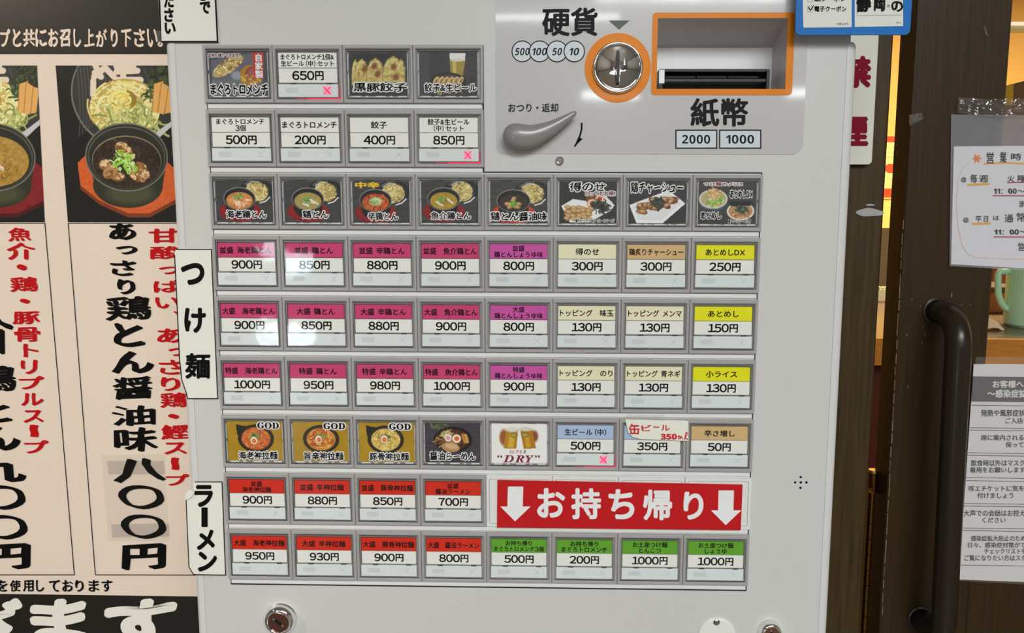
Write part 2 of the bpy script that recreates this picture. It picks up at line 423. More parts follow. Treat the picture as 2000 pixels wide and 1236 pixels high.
rect_struct('wall_right', 3.2, 3.3, -5.6, 3.2, 0, 2.6, WALL)
rect_struct('wall_rear', -3.2, 3.2, -5.7, -5.6, 0, 2.6, mat('rear_paint', (112, 96, 92), 0.7, bump=0.1, bscale=60))
rect_struct('wall_far', -3.2, 3.2, 3.2, 3.3, 0, 2.6, WARMW)
POSTX0 = float(P(1600, 500, BF)[0]); 
rect_struct('wall_front', -3.2, POSTX0-0.01, BW, BW+0.1, 0, 2.6, WALL)
rect_struct('wall_front_right', 1.6, 3.2, BW, BW+0.1, 0, 2.6, WALL)
# wooden door post between the machine and the door
def vx(px, py, Y): return float(P(px, py, Y)[0])
pr = vx(1727, 400, BF-0.004)
tp = G(); box(tp, POSTX0, pr, BF-0.004, BF+0.09, 0, 2.6, WOODP, 0.002)
post = tp.build('trim_1'); tag(post, kind='structure')
pp = G()
for cx_, cy_, rx_, ry_ in ((1699, 415, 25, 8), (1700, 400, 8, 2)):
    pp_pts = [(cx_+rx_*math.cos(t)*(1+.12*math.sin(2*t+1)), cy_+ry_*math.sin(t)*(1+.15*math.sin(3*t+.5))) for t in np.linspace(0, 6.1, 22)]
    qbox(pp, pxz(pp_pts, BF-0.0046), BF-0.0046, BF-0.0039, mat('bare_patch', (158, 160, 162), 0.5, bump=0.4, bscale=200))
for x_, y_, w_, h_ in ((1723, 404, 4, 2),): pass
o = pp.build('paint_chip', post); tag(o, 'grey bare patch where paint has come off')
# ------------------------------------------------------------------ the dark wooden glazed door
dl = vx(1754, 620, BF); dr_in = vx(1937, 560, BF)
DT = 0.036
door = empty('door_1', (dl, BF, 0), kind='structure')
g = G(); box(g, dl, dr_in, BF, BF+DT, 0.02, 2.2, WOOD, 0.0012); o = g.build('stile', door)
wz1 = float(P(1895, 1128, BF)[2]); DR = 1.35
g = G(); box(g, dr_in, DR, BF+0.0006, BF+DT, 0.02, wz1, WOOD, 0.001); g.build('rail', door)
g = G(); box(g, DR, DR+0.1, BF, BF+DT, 0.02, 2.2, WOOD, 0.001); g.build('stile', door)
g = G(); box(g, dr_in, DR, BF+0.0006, BF+DT, 2.08, 2.2, WOOD, 0.001); g.build('rail', door)
g = G(); box(g, dr_in, DR, BF+0.022, BF+0.026, wz1, 2.08, clearmat('window_glass', tint=(.97, .97, .95), bump=0.02, bscale=3, gloss=0.8)); tag(g.build('glass_pane', door), 'clear glass')
g = G(); 
for (a, b, c, d_) in ((1925, 60, 3, 5), (1929, 68, 2, 3), (1731, 985, 1.5, 12), (1713, 712, 6, 1)): pass
g = G()
for i in range(46):                                  # worn edge and small scratches, real shallow chips
    if i < 30:
        py = 430+i*26; px_ = 1765.5-(py-400)*0.0545+rnd.uniform(0, 1.0); h_ = rnd.uniform(16, 27); w_ = rnd.uniform(.6, 1.5)
    else: px_, py, h_, w_ = rnd.uniform(1770, 1900), rnd.uniform(560, 780), rnd.uniform(1, 9), rnd.uniform(.8, 2)
    qbox(g, pxz([(px_, py), (px_+w_, py), (px_+w_-h_*.055, py+h_), (px_-h_*.055, py+h_)], BF-0.0002), BF-0.0002, BF+0.001, mat('wood_wear', (128, 116, 92), 0.6, bump=0.2, bscale=100))
tag(g.build('worn_edge', door), 'pale worn flecks along the edge', kind='stuff')
# handle
HB = mat('handle_brown', (34, 27, 17), 0.3, spec=0.4, coat=0.1)
t0, t1 = P(1828, 607, BF), P(1797, 1207, BF); hy = BF-0.052; r_ = 0.0125
pts = [(t0[0], BF+0.001, t0[2])]
for k in range(9):
    a = math.radians(90*k/8); pts.append((t0[0]+0.000, hy+0.03-0.03*math.sin(a), t0[2]-0.03+0.03*math.cos(a)))
for k in range(9):
    a = math.radians(90*k/8); pts.append((t1[0], hy+0.03-0.03*math.cos(a), t1[2]+0.03-0.03*math.sin(a)))
pts.append((t1[0], BF+0.001, t1[2]))
g = G(); tube(g, pts, r_, HB, 20); g.smooth = True; hd = g.build('door_handle', door); tag(hd, 'dark brown bow handle')
g = G(); lathe(g, t0[0], t0[2], [(0.0145, BF+.0005), (0.0145, BF-0.002), (0.0125, BF-0.003)], HB, 24); lathe(g, t1[0], t1[2], [(0.0145, BF+.0005), (0.0145, BF-0.002), (0.0125, BF-0.003)], HB, 24); g.build('collar', hd)
# hinge in the gap
GOLD = mat('brass', (112, 78, 36), 0.35, metal=1)
hinge = empty('door_hinge', tuple(P(1700, 1100, BF+0.012)), 'narrow brass piano hinge in the gap beside the door edge', 'hinge')
hx0, hx1 = P(1704, 962, BF+0.012), P(1704-19, 1236, BF+0.012)
hcx = float(P(1702, 985, BF+0.012)[0])
for k in range(11):
    z_t = float(P(1700, 962+30*k, BF+0.012)[2]); z_b = float(P(1700, 962+30*k+28.6, BF+0.012)[2])
    g = G(); tube(g, [(hcx, BF+0.012, z_t), (hcx, BF+0.012, z_b)], 0.0032, GOLD, 12); g.smooth = False; g.build('knuckle', hinge)
g = G(); box(g, pr+0.0005, hcx, BF+0.013, BF+0.0145, float(P(1700, 1300, BF)[2]), float(P(1700, 962, BF)[2]), GOLD); g.build('leaf', hinge)
knob = empty('brass_ring', tuple(P(1705, 930, BF+0.04)), 'brass cylinder with a shiny rim above the hinge', 'fitting')
kx = P(1706, 925, BF+0.03)
g = G(); tube(g, [(kx[0], kx[1], float(P(1705, 962, BF+.03)[2])), (kx[0], kx[1], float(P(1705, 922, BF+.03)[2]))], 0.0048, GOLD, 20); g.build('barrel', knob)
g = G(); tube(g, [(kx[0], kx[1], float(P(1705, 922, BF+.03)[2])), (kx[0], kx[1], float(P(1705, 917, BF+.03)[2]))], 0.0054, mat('bright_brass', (225, 205, 150), 0.2, metal=1), 20); g.build('rim', knob)

# ------------------------------------------------------------------ the dining room seen through the gap and the glass
YB = 0.75
CW = mat('counter_wood', (196, 130, 52), 0.35, grain=0.15, bscale=20, gscale=(1, 8, 8))
counter = empty('counter', (1.2, 0.9, 0), 'dining counter with dark top and honey coloured wooden edge', 'counter')
ct = float(P(1960, 664, YB)[2]); cb = float(P(1960, 705, YB)[2]); cx0 = float(P(1700, 650, YB)[0])
g = G(); box(g, cx0-.25, 2.2, YB+0.006, YB+0.62, ct-0.03, ct, mat('counter_top', (104, 88, 70), 0.25, grain=0.1), 0.001); g.build('top', counter)
g = G(); box(g, cx0-.25, 2.2, YB, YB+0.006, cb-.01, ct+0.0015, CW, 0.001); g.build('edging', counter)
g = G(); box(g, cx0-.25, 2.2, YB+0.05, YB+0.55, 0, cb-.01, mat('counter_front', (78, 26, 14), 0.5, grain=0.2)); g.build('front_panel', counter)
# mug
MG = mat('mint_enamel', (176, 224, 196), 0.3)
my = YB+0.16
mt = P(1975, 523, my); mb = P(1967, 633, my-0.02); mcx = float(P(2018, 580, my)[0]); mr = mcx-float(P(1967, 600, my)[0])
mug = empty('mug', (mcx, my, ct), 'mint green mug with a squared handle on the counter', 'mug')
mz1 = float(P(2000, 516, my)[2])
g = G(); n = 40; V = []; F = []
for r, z in ((mr*.9, ct+.0005), (mr, ct+0.006), (mr, mz1), (mr*.93, mz1), (mr*.93, ct+0.01), (0.001, ct+0.01)):
    V += [(mcx+r*math.cos(6.2832*i/n), my+r*math.sin(6.2832*i/n), z) for i in range(n)]
for k in range(5):
    for i in range(n): a, b = k*n+i, k*n+(i+1) % n; F.append((a, b, b+n, a+n))
F.append(tuple(range(n-1, -1, -1))); g.add(V, F, MG); g.smooth = False; g.build('cup', mug)
hp = [P(a, b, my) for a, b in ((1972, 530), (1952, 530), (1949.5, 536), (1949.5, 560), (1950, 575), (1955, 590), (1962, 600), (1969, 606))]
g = G(); tube(g, [tuple(p) for p in hp], 0.0062, MG, 12); g.smooth = True; g.build('mug_handle', mug)
def lump(name, pts, Y, th, m, label, cat, group=None):
    g = G(); qbox(g, pxz(pts, Y), Y, Y+th, m); o = g.build(name); tag(o, label, cat, group); return o
# folded napkin
nY = YB+0.10
g = G(); npx = [(1925, 613), (1938, 614), (1948, 619), (1955, 627), (1963, 635), (1959, 637), (1950, 632), (1940, 631), (1925, 635)]
q = pxz(npx, nY); zz = ct+0.0005 - min(z for x, z in q)
qbox(g, [(x, z+zz) for x, z in q], nY, nY+0.03, mat('napkin', (246, 205, 170), 0.8)); tag(g.build('napkin'), 'crumpled pale pink napkin lying beside the mug', 'napkin')
# serving box, tray and jar behind the mug
tb = YB+0.34
def stand(name, px0, px1, pytop, Y, dep, m, label, cat, lid=None, z0=None):
    x0, x1 = float(P(px0, 560, Y)[0]), float(P(px1, 560, Y)[0]); z1 = float(P(px0, pytop, Y)[2]); zb = ct+0.0005 if z0 is None else z0
    r = empty(name, ((x0+x1)/2, Y, zb), label, cat)
    g = G(); box(g, x0, x1, Y, Y+dep, zb, z1, m, 0.002); g.build('body', r)
    if lid is not None: g = G(); box(g, x0-.002, x1+.002, Y-.002, Y+dep+.002, z1, z1+0.012, lid, 0.002); g.build('lid', r)
    return r
stand('spice_tin', 1936, 1984, 500, tb+.14, 0.06, mat('tin_brown', (120, 62, 30), 0.4), 'tall brown tin behind the wooden box and the mug', 'tin', mat('tin_lid', (196, 120, 60), .4))
stand('wooden_box', 1905, 1990, 570, tb, 0.12, mat('box_wood', (150, 82, 40), 0.5, grain=.2), 'reddish wooden box behind the mug handle', 'box', mat('box_dark', (58, 44, 40), 0.4))
# jar on the shelf at the gap, picture of the slit: seasoning jars and small plates
jY = 1.25
jx0, jx1 = float(P(1716, 600, jY)[0]), float(P(1745, 600, jY)[0])
ctz = ct
def jar(px, pyb, pyt, w, m, lidm, label):
    c = P(px, (pyb+pyt)/2, jY); zb, zt = float(P(px, pyb, jY)[2]), float(P(px, pyt, jY)[2]); r = w
    e = empty('seasoning_jar', (float(c[0]), jY, zb), label, 'jar')
    for nm, a, b, rr, mm in (('body', zb, zt-(zt-zb)*.28, r, m), ('lid', zt-(zt-zb)*.28, zt, r*.8, lidm)):
        g = G(); tube(g, [(float(c[0]), jY, a), (float(c[0]), jY, (a+b)/2), (float(c[0]), jY, b)], [rr, rr*1.02, rr*.94], mm, 20); g.build(nm, e)
    return zb
jm = mat('amber_jar', (222, 140, 50), 0.25); jl = mat('cream_lid', (240, 224, 170), 0.4)
sz = ct+0.0005
stand('ceramic_canister', 1712, 1745, 600, jY, 0.05, mat('canister', (224, 150, 70), 0.4), 'orange canister standing on the gap shelf', 'canister', mat('can_lid', (150, 96, 50), .4), z0=sz)
cz = float(P(1725, 600, jY)[2])+0.012
stand('white_dish_stack', 1714, 1744, 566, jY+.005, 0.04, mat('dish', (250, 232, 190), 0.3), 'pale stacked dishes on top of the orange canister', 'dish', z0=cz)
cz2 = float(P(1725, 566, jY+.005)[2])
g = G()
bead = empty('bead_string', (float(P(1727, 560, jY)[0]), jY, cz2), 'row of pale round beads above the stacked dishes', 'beads')
for k in range(5):
    c = P(1718+6*k, 561, jY+.01); g = G(); lathe(g, float(c[0]), cz2+0.0042, [(0.0008, jY+.005), (.003, jY+.0058), (.0042, jY+.01), (.003, jY+.0142), (.0008, jY+.015)], mat('bead', (250, 235, 180), 0.3), 12); g.build('bead', bead)
g = G(); stand('dark_coat', 1700, 1760, 448, 3.09, 0.1, mat('coat', (66, 58, 44), 0.9, bump=.4, bscale=60), 'dark grey coat hanging in the room behind the gap', 'coat', z0=float(P(1725, 640, 3.09)[2]))
stand('folded_apron', 1690, 1765, 392, 3.14, 0.05, mat('apron', (236, 190, 110), 0.8), 'pale yellow apron hanging behind the dark coat', 'apron', z0=float(P(1725, 446, 3.14)[2]))
# red and cream notice in the gap
nY = 3.19
g = G(); ns = empty('wall_notice', tuple(P(1742, 330, nY)), 'long cream notice with red bands seen through the narrow gap', 'notice')
CRM = mat('notice_cream', (250, 222, 150), 0.6); RD = mat('notice_red', (236, 62, 24), 0.5)
qbox(g, pxz([(1722, 266), (1765, 266), (1762, 388), (1714, 388)], nY), nY, nY+0.002, CRM)
pquad(g, [(1722, 266), (1765, 266), (1765, 278), (1722, 278)], nY-.0004, RD)
pquad(g, [(1714, 368), (1762, 368), (1762, 386), (1714, 386)], nY-.0004, RD)
pquad(g, [(1739+11*math.cos(t), 329+9.5*math.sin(t)) for t in np.linspace(0, 6, 20)], nY-.0005, RD)
for k in range(3):
    for j in range(4): put(g, '日土月火田中'[(k*2+j) % 6], (1733+5*j, 285+10*k, 1737+5*j, 291+10*k), nY-.0006, mat('notice_ink', (150, 130, 90), .6))
for k in range(8): pline(g, [(1730, 344+3*k), (1752, 344+3*k)], .7, nY-.0006, MC['notice_ink'])
g.build('sheet', ns)
# white rail and hanging cloth top right
g = G(); rY = 1.1; a = P(1900, 50, rY); b = P(2300, 50, rY); a2 = P(1900, 42.5, rY); b2 = P(1900, 59, rY)
box(g, float(a[0]), 2.6, rY, rY+0.03, float(a2[2])-.006*1.2, float(a2[2]), mat('rail_white_glow', (255, 250, 235), 0.3, emit=(255, 240, 215), es=0.5))  # emission added to brighten the rail, which is no lamp
box(g, float(a[0]), 2.6, rY+.004, rY+0.03, float(b2[2]), float(a2[2])-.007, mat('rail_cream', (210, 196, 150), 0.4)); tag(g.build('wall_rail'), 'white horizontal rail across the yellow wall beyond the glass', 'rail')
hc = empty('noodle_poster', tuple(P(2000, 200, 1.15)), 'brown and olive picture on the yellow wall above the taped notice', 'picture')
g = G(); qbox(g, pxz([(1930, 176), (2000, 158), (2080, 140), (2080, 330), (1930, 330)], 1.15), 1.15, 1.16, mat('pic_brown', (92, 66, 40), 0.6, grain=.3, bscale=12)); g.build('panel', hc)
g = G(); pquad(g, [(1930, 177), (1980, 164), (1978, 205), (1930, 205)], 1.149, mat('pic_olive', (170, 140, 20), 0.6, grain=.2, bscale=14)); g.build('olive_patch', hc)

# ------------------------------------------------------------------ the poster left of the machine
PY = 0.160
poster = empty('menu_poster', tuple(P(160, 700, PY)), 'tall menu poster with two bowl photos and brush lettering left of the machine', 'poster')
PP = mat('poster_paper', (226, 210, 194), 0.28, coat=0.25)
PK = mat('poster_black', (30, 28, 24), 0.3, coat=0.25)
g = G()
pt, pb = P(100, -120, PY), P(100, 1400, PY); xl, xr = float(P(-220, 600, PY)[0]), float(P(452, 600, PY)[0])
box(g, xl, xr, PY, PY+0.002, float(pb[2]), float(pt[2]), PP); g.build('sheet', poster)
g = G(); z_ = float(P(150, 106, PY)[2]); box(g, xl, xr, PY-.0003, PY, z_, float(pt[2]), PK); g.build('black_header', poster)
g = G(); z_ = float(P(150, 1161.5, PY)[2]); box(g, xl, xr, PY-.0003, PY, float(pb[2]), z_, PK); g.build('black_footer', poster)
g = G(); Y1 = PY-.0006
CRW = mat('poster_cream', (226, 206, 186), 0.5)
for ch, a, b in (('プ', 1, 19), ('と', 26, 41), ('共', 46, 68), ('に', 70, 91), ('お', 95, 113), ('召', 117, 137), ('し', 144, 158), ('上', 165, 184), ('が', 188, 208), ('り', 217, 229), ('下', 237, 256), ('さ', 262, 282), ('い', 288, 307), ('。', 309, 317)):
    put(g, ch, (a, 57 if ch != '。' else 82, b, 91), Y1, CRW, pen=.042, shear=.08, wob=.02)
g.build('header_lettering', poster); g = G()
for ch, a, b, t, u in (('ざ', -62, 38, 1172, 1262), ('ま', 65, 167, 1174, 1262), ('す', 211, 339, 1174, 1268)):
    put(g, ch, (a, t, b, u), Y1, mat('poster_white', (226, 223, 214), .5), bold=.0501, shear=.12, wob=.02)
g.build('footer_lettering', poster)
g = G()
for it_ in (('あ', 216, 437, 263, 468), ('っ', 228, 481, 266, 496), ('さ', 218, 509, 263, 538), ('り', 231, 546, 262, 574), ('鶏', 208, 579, 292, 626), ('と', 226, 632, 280, 676), ('ん', 222, 687, 297, 728),
                       ('醤', 222, 735, 295, 780), ('油', 220, 792, 301, 831), ('味', 225, 835, 306, 881), ('八', 226, 896, 320, 942), ('〇', 235, 949, 316, 993), ('〇', 240, 1006, 320, 1051), ('円', 242, 1062, 320, 1112),
                       None, ('介', -45, 612, 24, 692), ('鶏', -56, 715, 28, 766), ('と', -40, 788, 20, 824), ('ん', -42, 832, 36, 879), ('九', -48, 893, 47, 943), ('〇', -38, 949, 45, 994), ('〇', -34, 1007, 49, 1052), ('円', -30, 1062, 55, 1112)):
    if it_ is None: g.build('black_lettering', poster); g = G(); continue
    ch, a, t, b, u = it_
    put(g, ch, (a, t, b, u), Y1, INK, pen=.05 if ch in 'あっさりとん八九〇円' else .034, shear=.10 if ch != '〇' else 0, wob=.018)
for i, ch in enumerate('を使用しております'):
    a = -6 + i*25.6; put(g, ch, (a, 1133, a+(15 if ch in 'しり' else 20), 1155), Y1, INK, pen=.035, shear=.05, wob=.015)
g.build('black_lettering', poster)
g = G()
for it_ in (('甘', 292, 446, 349, 474), ('酸', 295, 481, 350, 506), ('っ', 311, 521, 349, 535), ('ぱ', 302, 546, 354, 571), ('い', 305, 581, 350, 602), ('、', 340, 608, 352, 616), ('あ', 309, 642, 356, 669), ('っ', 330, 680, 360, 695),
                       ('さ', 312, 703, 356, 731), ('り', 316, 737, 350, 763), ('鶏', 314, 767, 364, 796), ('・', 331, 809, 347, 817), ('鰹', 316, 830, 367, 858), ('ス', 322, 864, 364, 887), ('ー', 337, 894, 347, 917), ('プ', 325, 926, 368, 948),
                       None, ('魚', 17, 445, 60, 471), ('介', 14, 474, 67, 507), ('・', 35, 517, 50, 527), ('鶏', 21, 541, 72, 570), ('・', 41, 584, 56, 592), ('豚', 26, 608, 77, 633), ('骨', 29, 639, 77, 667), ('ト', 47, 672, 74, 697),
                       ('リ', 42, 703, 72, 730), ('プ', 38, 735, 84, 760), ('ル', 42, 768, 84, 792), ('ス', 47, 801, 84, 825), ('ー', 61, 830, 72, 853), ('プ', 48, 860, 93, 885)):
    if it_ is None: g.build('red_lettering', poster); g = G(); continue
    ch, a, t, b, u = it_
    put(g, ch, (a, t, b, u), Y1, INKR, pen=.036, shear=.08 if ch != 'ー' else 0, wob=.012, vertical=(ch == 'ー'))
g.build('red_lettering', poster)
g = G()
pline(g, [(87.5, 436), (145, 1122.5)], 1.6, Y1, INK); pline(g, [(-60, 1122.5), (145, 1122.5)], 1.6, Y1, INK)
pline(g, [(133, 436), (186, 1122.5)], 1.6, Y1, INK); pline(g, [(186, 1122.5), (400, 1123)], 1.6, Y1, INK); pline(g, [(-60, 436), (88, 436)], 1.2, Y1, INK); pline(g, [(133, 436), (400, 436)], 1.2, Y1, INK)
g.build('ruled_lines', poster)
# right photo painted in the coordinates of the photo itself (pixels)
def noodle_photo(dx, soup, seed, xa, xb, red, dark_soup):
    p = Pic(xa, 128, xb, 434, int((xb-xa)*1.0), 306, (24, 23, 20), seed)
    p.ell(245+dx, 185, 112, 106, (120, 118, 112)); p.ell(245+dx, 184, 109, 103, (52, 52, 50))
    for k in range(9): p.stroke([(140+dx+k*7+10*math.cos(t), 180+0*k+(92-5*k)*math.sin(t)) for t in np.linspace(-1.2, 1.2, 12)], 2.2, (84, 84, 82), .8)
    for k in range(8): p.stroke([(175+dx+k*18, 128+k), (215+dx+k*14, 160+k*2)], 3, (90, 90, 88), .5)
    # white brush emblem behind the noodles
    for a in ([(186, 128), (196, 150), (184, 142)], [(182, 150), (205, 132), (222, 150)], [(240, 128), (242, 168)], [(228, 140), (270, 138)], [(230, 156), (276, 156)], [(228, 130), (262, 130)], [(180, 158), (178, 185), (190, 200)]):
        p.stroke([(x+dx, y) for x, y in a], 12, (226, 208, 190))
    m = p.em(242+dx, 212, 73, 56)
    p.mix(m, (206, 186, 108)); p.swirl(242+dx, 212, 74, 58, 260, 3.2, [(238, 222, 148), (226, 206, 124), (204, 180, 96), (246, 236, 176), (184, 158, 78)])
    p.squig(242+dx, 214, 66, 50, 90, 46, 3, [(240, 226, 156), (246, 238, 184), (196, 172, 90)], 1.6, mask=m)
    p.swirl(238+dx, 194, 30, 20, 30, 4, [(246, 230, 140), (226, 200, 100), (150, 120, 40)])
    p.squig(255+dx, 236, 62, 16, 60, 34, 3.6, [(176, 182, 108), (196, 200, 124), (140, 148, 80)])
    p.squig(300+dx, 175, 14, 18, 40, 14, 3, [(60, 84, 44), (84, 104, 60), (40, 56, 32)]); p.squig(322+dx, 145, 20, 22, 120, 12, 2.5, [(40, 52, 28), (70, 84, 50), (26, 34, 18)])
    for q_ in ([(303, 164), (322, 158), (310, 222), (298, 216)], [(318, 160), (334, 170), (322, 224), (310, 220)], [(332, 170), (344, 172), (336, 220), (324, 222)]):
        p.poly([(x+dx, y) for x, y in q_], (224, 170, 96)); p.stroke([(x+dx, y) for x, y in (q_[0], q_[3])], 1.6, (170, 116, 54))
    p.poly([(300+dx, 262), (345+dx, 232), (352+dx, 236), (312+dx, 268)], (196, 196, 198))
    # tray
    p.poly([(137+dx, 322), (156+dx, 305), (310+dx, 300), (345+dx, 330), (345+dx, 398), (290+dx, 424), (240+dx, 424), (180+dx, 400), (140+dx, 370)], tuple(int(c*.6) for c in red))
    p.poly([(137+dx, 318), (156+dx, 302), (310+dx, 300), (345+dx, 330), (345+dx, 390), (290+dx, 416), (240+dx, 416), (180+dx, 392), (140+dx, 362)], red)
    p.noise(5, 5, 3, p.pm([(137+dx, 318), (156+dx, 302), (345+dx, 330), (345+dx, 390), (290+dx, 416), (240+dx, 416), (180+dx, 392), (140+dx, 362)]))
    # bowl
    p.poly([(157+dx, 310), (172+dx, 362), (205+dx, 395), (250+dx, 405), (292+dx, 396), (318+dx, 365), (328+dx, 310)], (44, 46, 34)); p.ell(243+dx, 362, 76, 44, (44, 46, 34))
    p.ell(248+dx, 378, 52, 20, (70, 74, 48), soft=14)
    p.ell(242+dx, 307, 88, 67, (120, 116, 104)); p.ell(242+dx, 307, 85.5, 64.5, (44, 46, 38)); p.ell(242+dx, 308, 82, 61, (96, 94, 82)); p.ell(242+dx, 309, 80.5, 59.5, (40, 42, 36))
    p.ell(242+dx, 315, 74, 50, (150, 140, 100) if dark_soup else soup); p.ell(242+dx, 316, 73, 49, soup)
    sm = p.em(242+dx, 316, 73, 49)
    if dark_soup:
        p.noise(9, 4, 4, sm); p.stroke([(180+dx+8*k, 290-18*math.sin(k/2.6)) for k in range(9)], 1.6, (130, 118, 84), .6)
        for cx_, cy_, rx_, ry_ in ((232, 287, 13, 9), (240, 298, 14, 10), (196, 322, 13, 10), (206, 336, 16, 11), (222, 345, 14, 8), (272, 328, 14, 10), (264, 344, 18, 9), (280, 340, 11, 8), (250, 306, 10, 7)):
            mm_ = p.em(cx_+dx, cy_, rx_*1.1, ry_*1.1, rnd.uniform(-.6, .6)); p.mix(mm_, (132, 90, 46)); p.squig(cx_+dx, cy_-1, rx_*.8, ry_*.7, 16, 12, 4, [(176, 136, 88), (206, 172, 124), (150, 106, 56), (222, 194, 150), (120, 78, 40)], 2, mask=mm_)
        p.squig(237+dx, 318, 22, 20, 50, 18, 2.6, [(140, 196, 60), (176, 220, 110), (96, 156, 34), (196, 228, 150)], 3)
    else:
        p.noise(10, 5, 4, sm); p.squig(242+dx, 330, 50, 24, 90, 6, 2.5, [(150, 112, 40), (190, 150, 70), (120, 88, 30)])
        p.ell(200+dx, 300, 30, 12, (206, 176, 50), soft=10)
        for q_ in ([(215, 305), (246, 320), (262, 330)], [(222, 312), (240, 326), (252, 334)], [(205, 322), (228, 330)]): p.stroke([(x+dx, y) for x, y in q_], 8, (206, 180, 160)); p.stroke([(x+dx, y-2) for x, y in q_], 3, (232, 216, 204))
    return p
PV = vcmat('photo_print', 0.3, 0.25)
for nm, dx, soup, sd, xa, xb, red, dk, ql in (('photo_print', 0, (50, 38, 30), 3, 106, 352, (204, 92, 40), True, (108.5, 132.5)), ('photo_print', -252, (170, 134, 60), 5, -130, 90, (126, 30, 34), False, None)):
    p = noodle_photo(dx, soup, sd, xa, xb, red, dk)
    def mp(X, Y, xa=xa, xb=xb, ql=ql):
        f = (Y-128)/306
        if ql: X2 = ql[0]+(ql[1]-ql[0])*f + (X-xa)*(348-ql[0]-(ql[1]-ql[0])*f)/(352-xa)
        else: X2 = X + ((72-xb)+(87.5-72)*f)*(X-xa)/(xb-xa)
        return P(X2, Y, PY-.0004)
    link(nm, p.mesh(nm, mp, PV), poster)
# see-through patch stuck over the price
g = G(); ptc = empty('price_patch', tuple(P(265, 970, PY-.001)), 'clear plastic patch stuck over the 八〇〇 price on the poster', 'patch')
qbox(g, pxz([(198, 889), (321, 887), (331, 1057), (212, 1056)], PY-.0012), PY-.0016, PY-.0010, clearmat('patch_film', bump=.3, bscale=30, gloss=1.0, tint=(.985, .985, .985))); g.build('film', ptc)
TAPE = clearmat('patch_tape', bump=.2, gloss=.8, tint=(.93, .93, .94))
for q_ in ([(209, 900), (320, 900), (322, 926), (212, 926)], [(217, 1024), (330, 1022), (331, 1048), (219, 1049)]):
    g = G(); qbox(g, pxz(q_, PY-.0018), PY-.0020, PY-.0017, TAPE); g.build('tape', ptc)

# ------------------------------------------------------------------ the no-smoking sign on the post
SY = BF-0.012
sg = empty('no_smoking_sign', tuple(P(1690, 200, SY)), 'white board with maroon characters half hidden behind the machine', 'sign')
zt, zb = float(P(1700, 30, SY)[2]), float(P(1700, 321, SY)[2]); xr_, xl_ = float(P(1709, 200, SY)[0]), float(P(1630, 200, SY)[0])
g = G(); qbox(g, rrect(xl_, xr_, zb, zt, 0.004), SY, SY+0.0075, mat('sign_white', (212, 212, 202), 0.35)); g.build('board', sg)
g = G(); put(g, '禁', (1646, 112, 1699.5, 169), SY-.0004, INKM, bold=.05); put(g, '煙', (1640, 228, 1693, 284), SY-.0004, INKM, bold=.05); g.build('lettering', sg)

# ------------------------------------------------------------------ the ticket machine
def cellx(i): return (i-4)*PW
def rowz(r): return Z0-(r-4)*QH
mach = empty('ticket_machine', (0, 0.08, 0), 'white meal ticket vending machine with rows of priced menu buttons', 'vending machine')
FY = 0.004                                              # enamel face; button bezels stand 4 mm proud of it
mx0, mx1 = float(P(352, 640, FY)[0]), float(P(1647, 640, FY)[0])
print('machine', mx0, mx1)
tz = float(P(1000, 82, FY)[2])
bill = [P(1285, 36, FY), P(1537.6, 35, FY), P(1533.8, 174, FY), P(1282, 174, FY)]
bx0, bx1 = (bill[0][0]+bill[3][0])/2, (bill[1][0]+bill[2][0])/2; bz1, bz0 = bill[0][2], bill[2][2]
bx0, bx1, bz0, bz1 = map(float, (bx0, bx1, bz0, bz1))
hole = [(bx0, bz0), (bx1, bz0), (bx1, bz1), (bx0, bz1)]
cc = P(1206.5, 133, FY); ccx, ccz = float(cc[0]), float(cc[2]); CR = 0.0208
coinhole = circ(ccx, ccz, CR*0.98, n=40)
bhole = [(bx0-.0006, bz0-.0006), (bx1+.0006, bz0-.0006), (bx1+.0006, bz1+.0006), (bx0-.0006, bz1+.0006)]
g = G()
holed(g, [[(mx0+.006, 0.06), (mx1-.006, 0.06), (mx1-.006, 1.75), (mx0+.006, 1.75)], bhole, coinhole], FY, 0.05, BODY)
g.build('front_panel', mach)
g = G(); box(g, mx0+.012, mx1-.012, 0.05, BW-.003, 0.05, 1.75, BODY); g.build('cabinet', mach)
# rounded vertical edge rails with a top corner
for sgn, xe in ((-1, mx0), (1, mx1)):
    g = G(); V = []; F = []; prof = []
    for k in range(7):
        a = math.radians(90*k/6); prof.append((xe-sgn*(0.006-0.006*math.cos(a)), FY-0.0006+0.006-0.006*math.sin(a)))
    prof = [(xe, 0.05)] + prof + [(xe-sgn*0.0085, FY-0.0006), (xe-sgn*0.0085, 0.05)]
    zs = [0.06, tz-0.006] + [tz-0.006+0.006*math.sin(math.radians(15*k)) for k in range(1, 7)]
    n = len(prof)
    for j, z in enumerate(zs):
        inset = 0 if j < 2 else 0.006*(1-math.cos(math.radians(15*(j-1))))
        for (x, y) in prof:
            xx = x if abs(x-(xe-sgn*.0085)) < 1e-9 else (min(x, xe-inset) if sgn > 0 else max(x, xe+inset))
            V.append((xx, y, z))
    for j in range(len(zs)-1):
        for i in range(n):
            a, b = j*n+i, j*n+(i+1) % n; F.append((a, b, b+n, a+n))
    F += [tuple(range(n-1, -1, -1)), tuple((len(zs)-1)*n+i for i in range(n))]
    if sgn > 0: F = [f[::-1] for f in F]
    g.add(V, F, EDGE); g.build('edge_rail', mach)
g = G(); box(g, mx0+.014, mx1-.014, FY-.0004, FY+.03, tz, 1.75, BODY); 
g = G(); box(g, mx0-0.004, mx1+0.004, 0.0, BW-.004, 0, 0.06, BLACK, .002); g.build('plinth', mach)
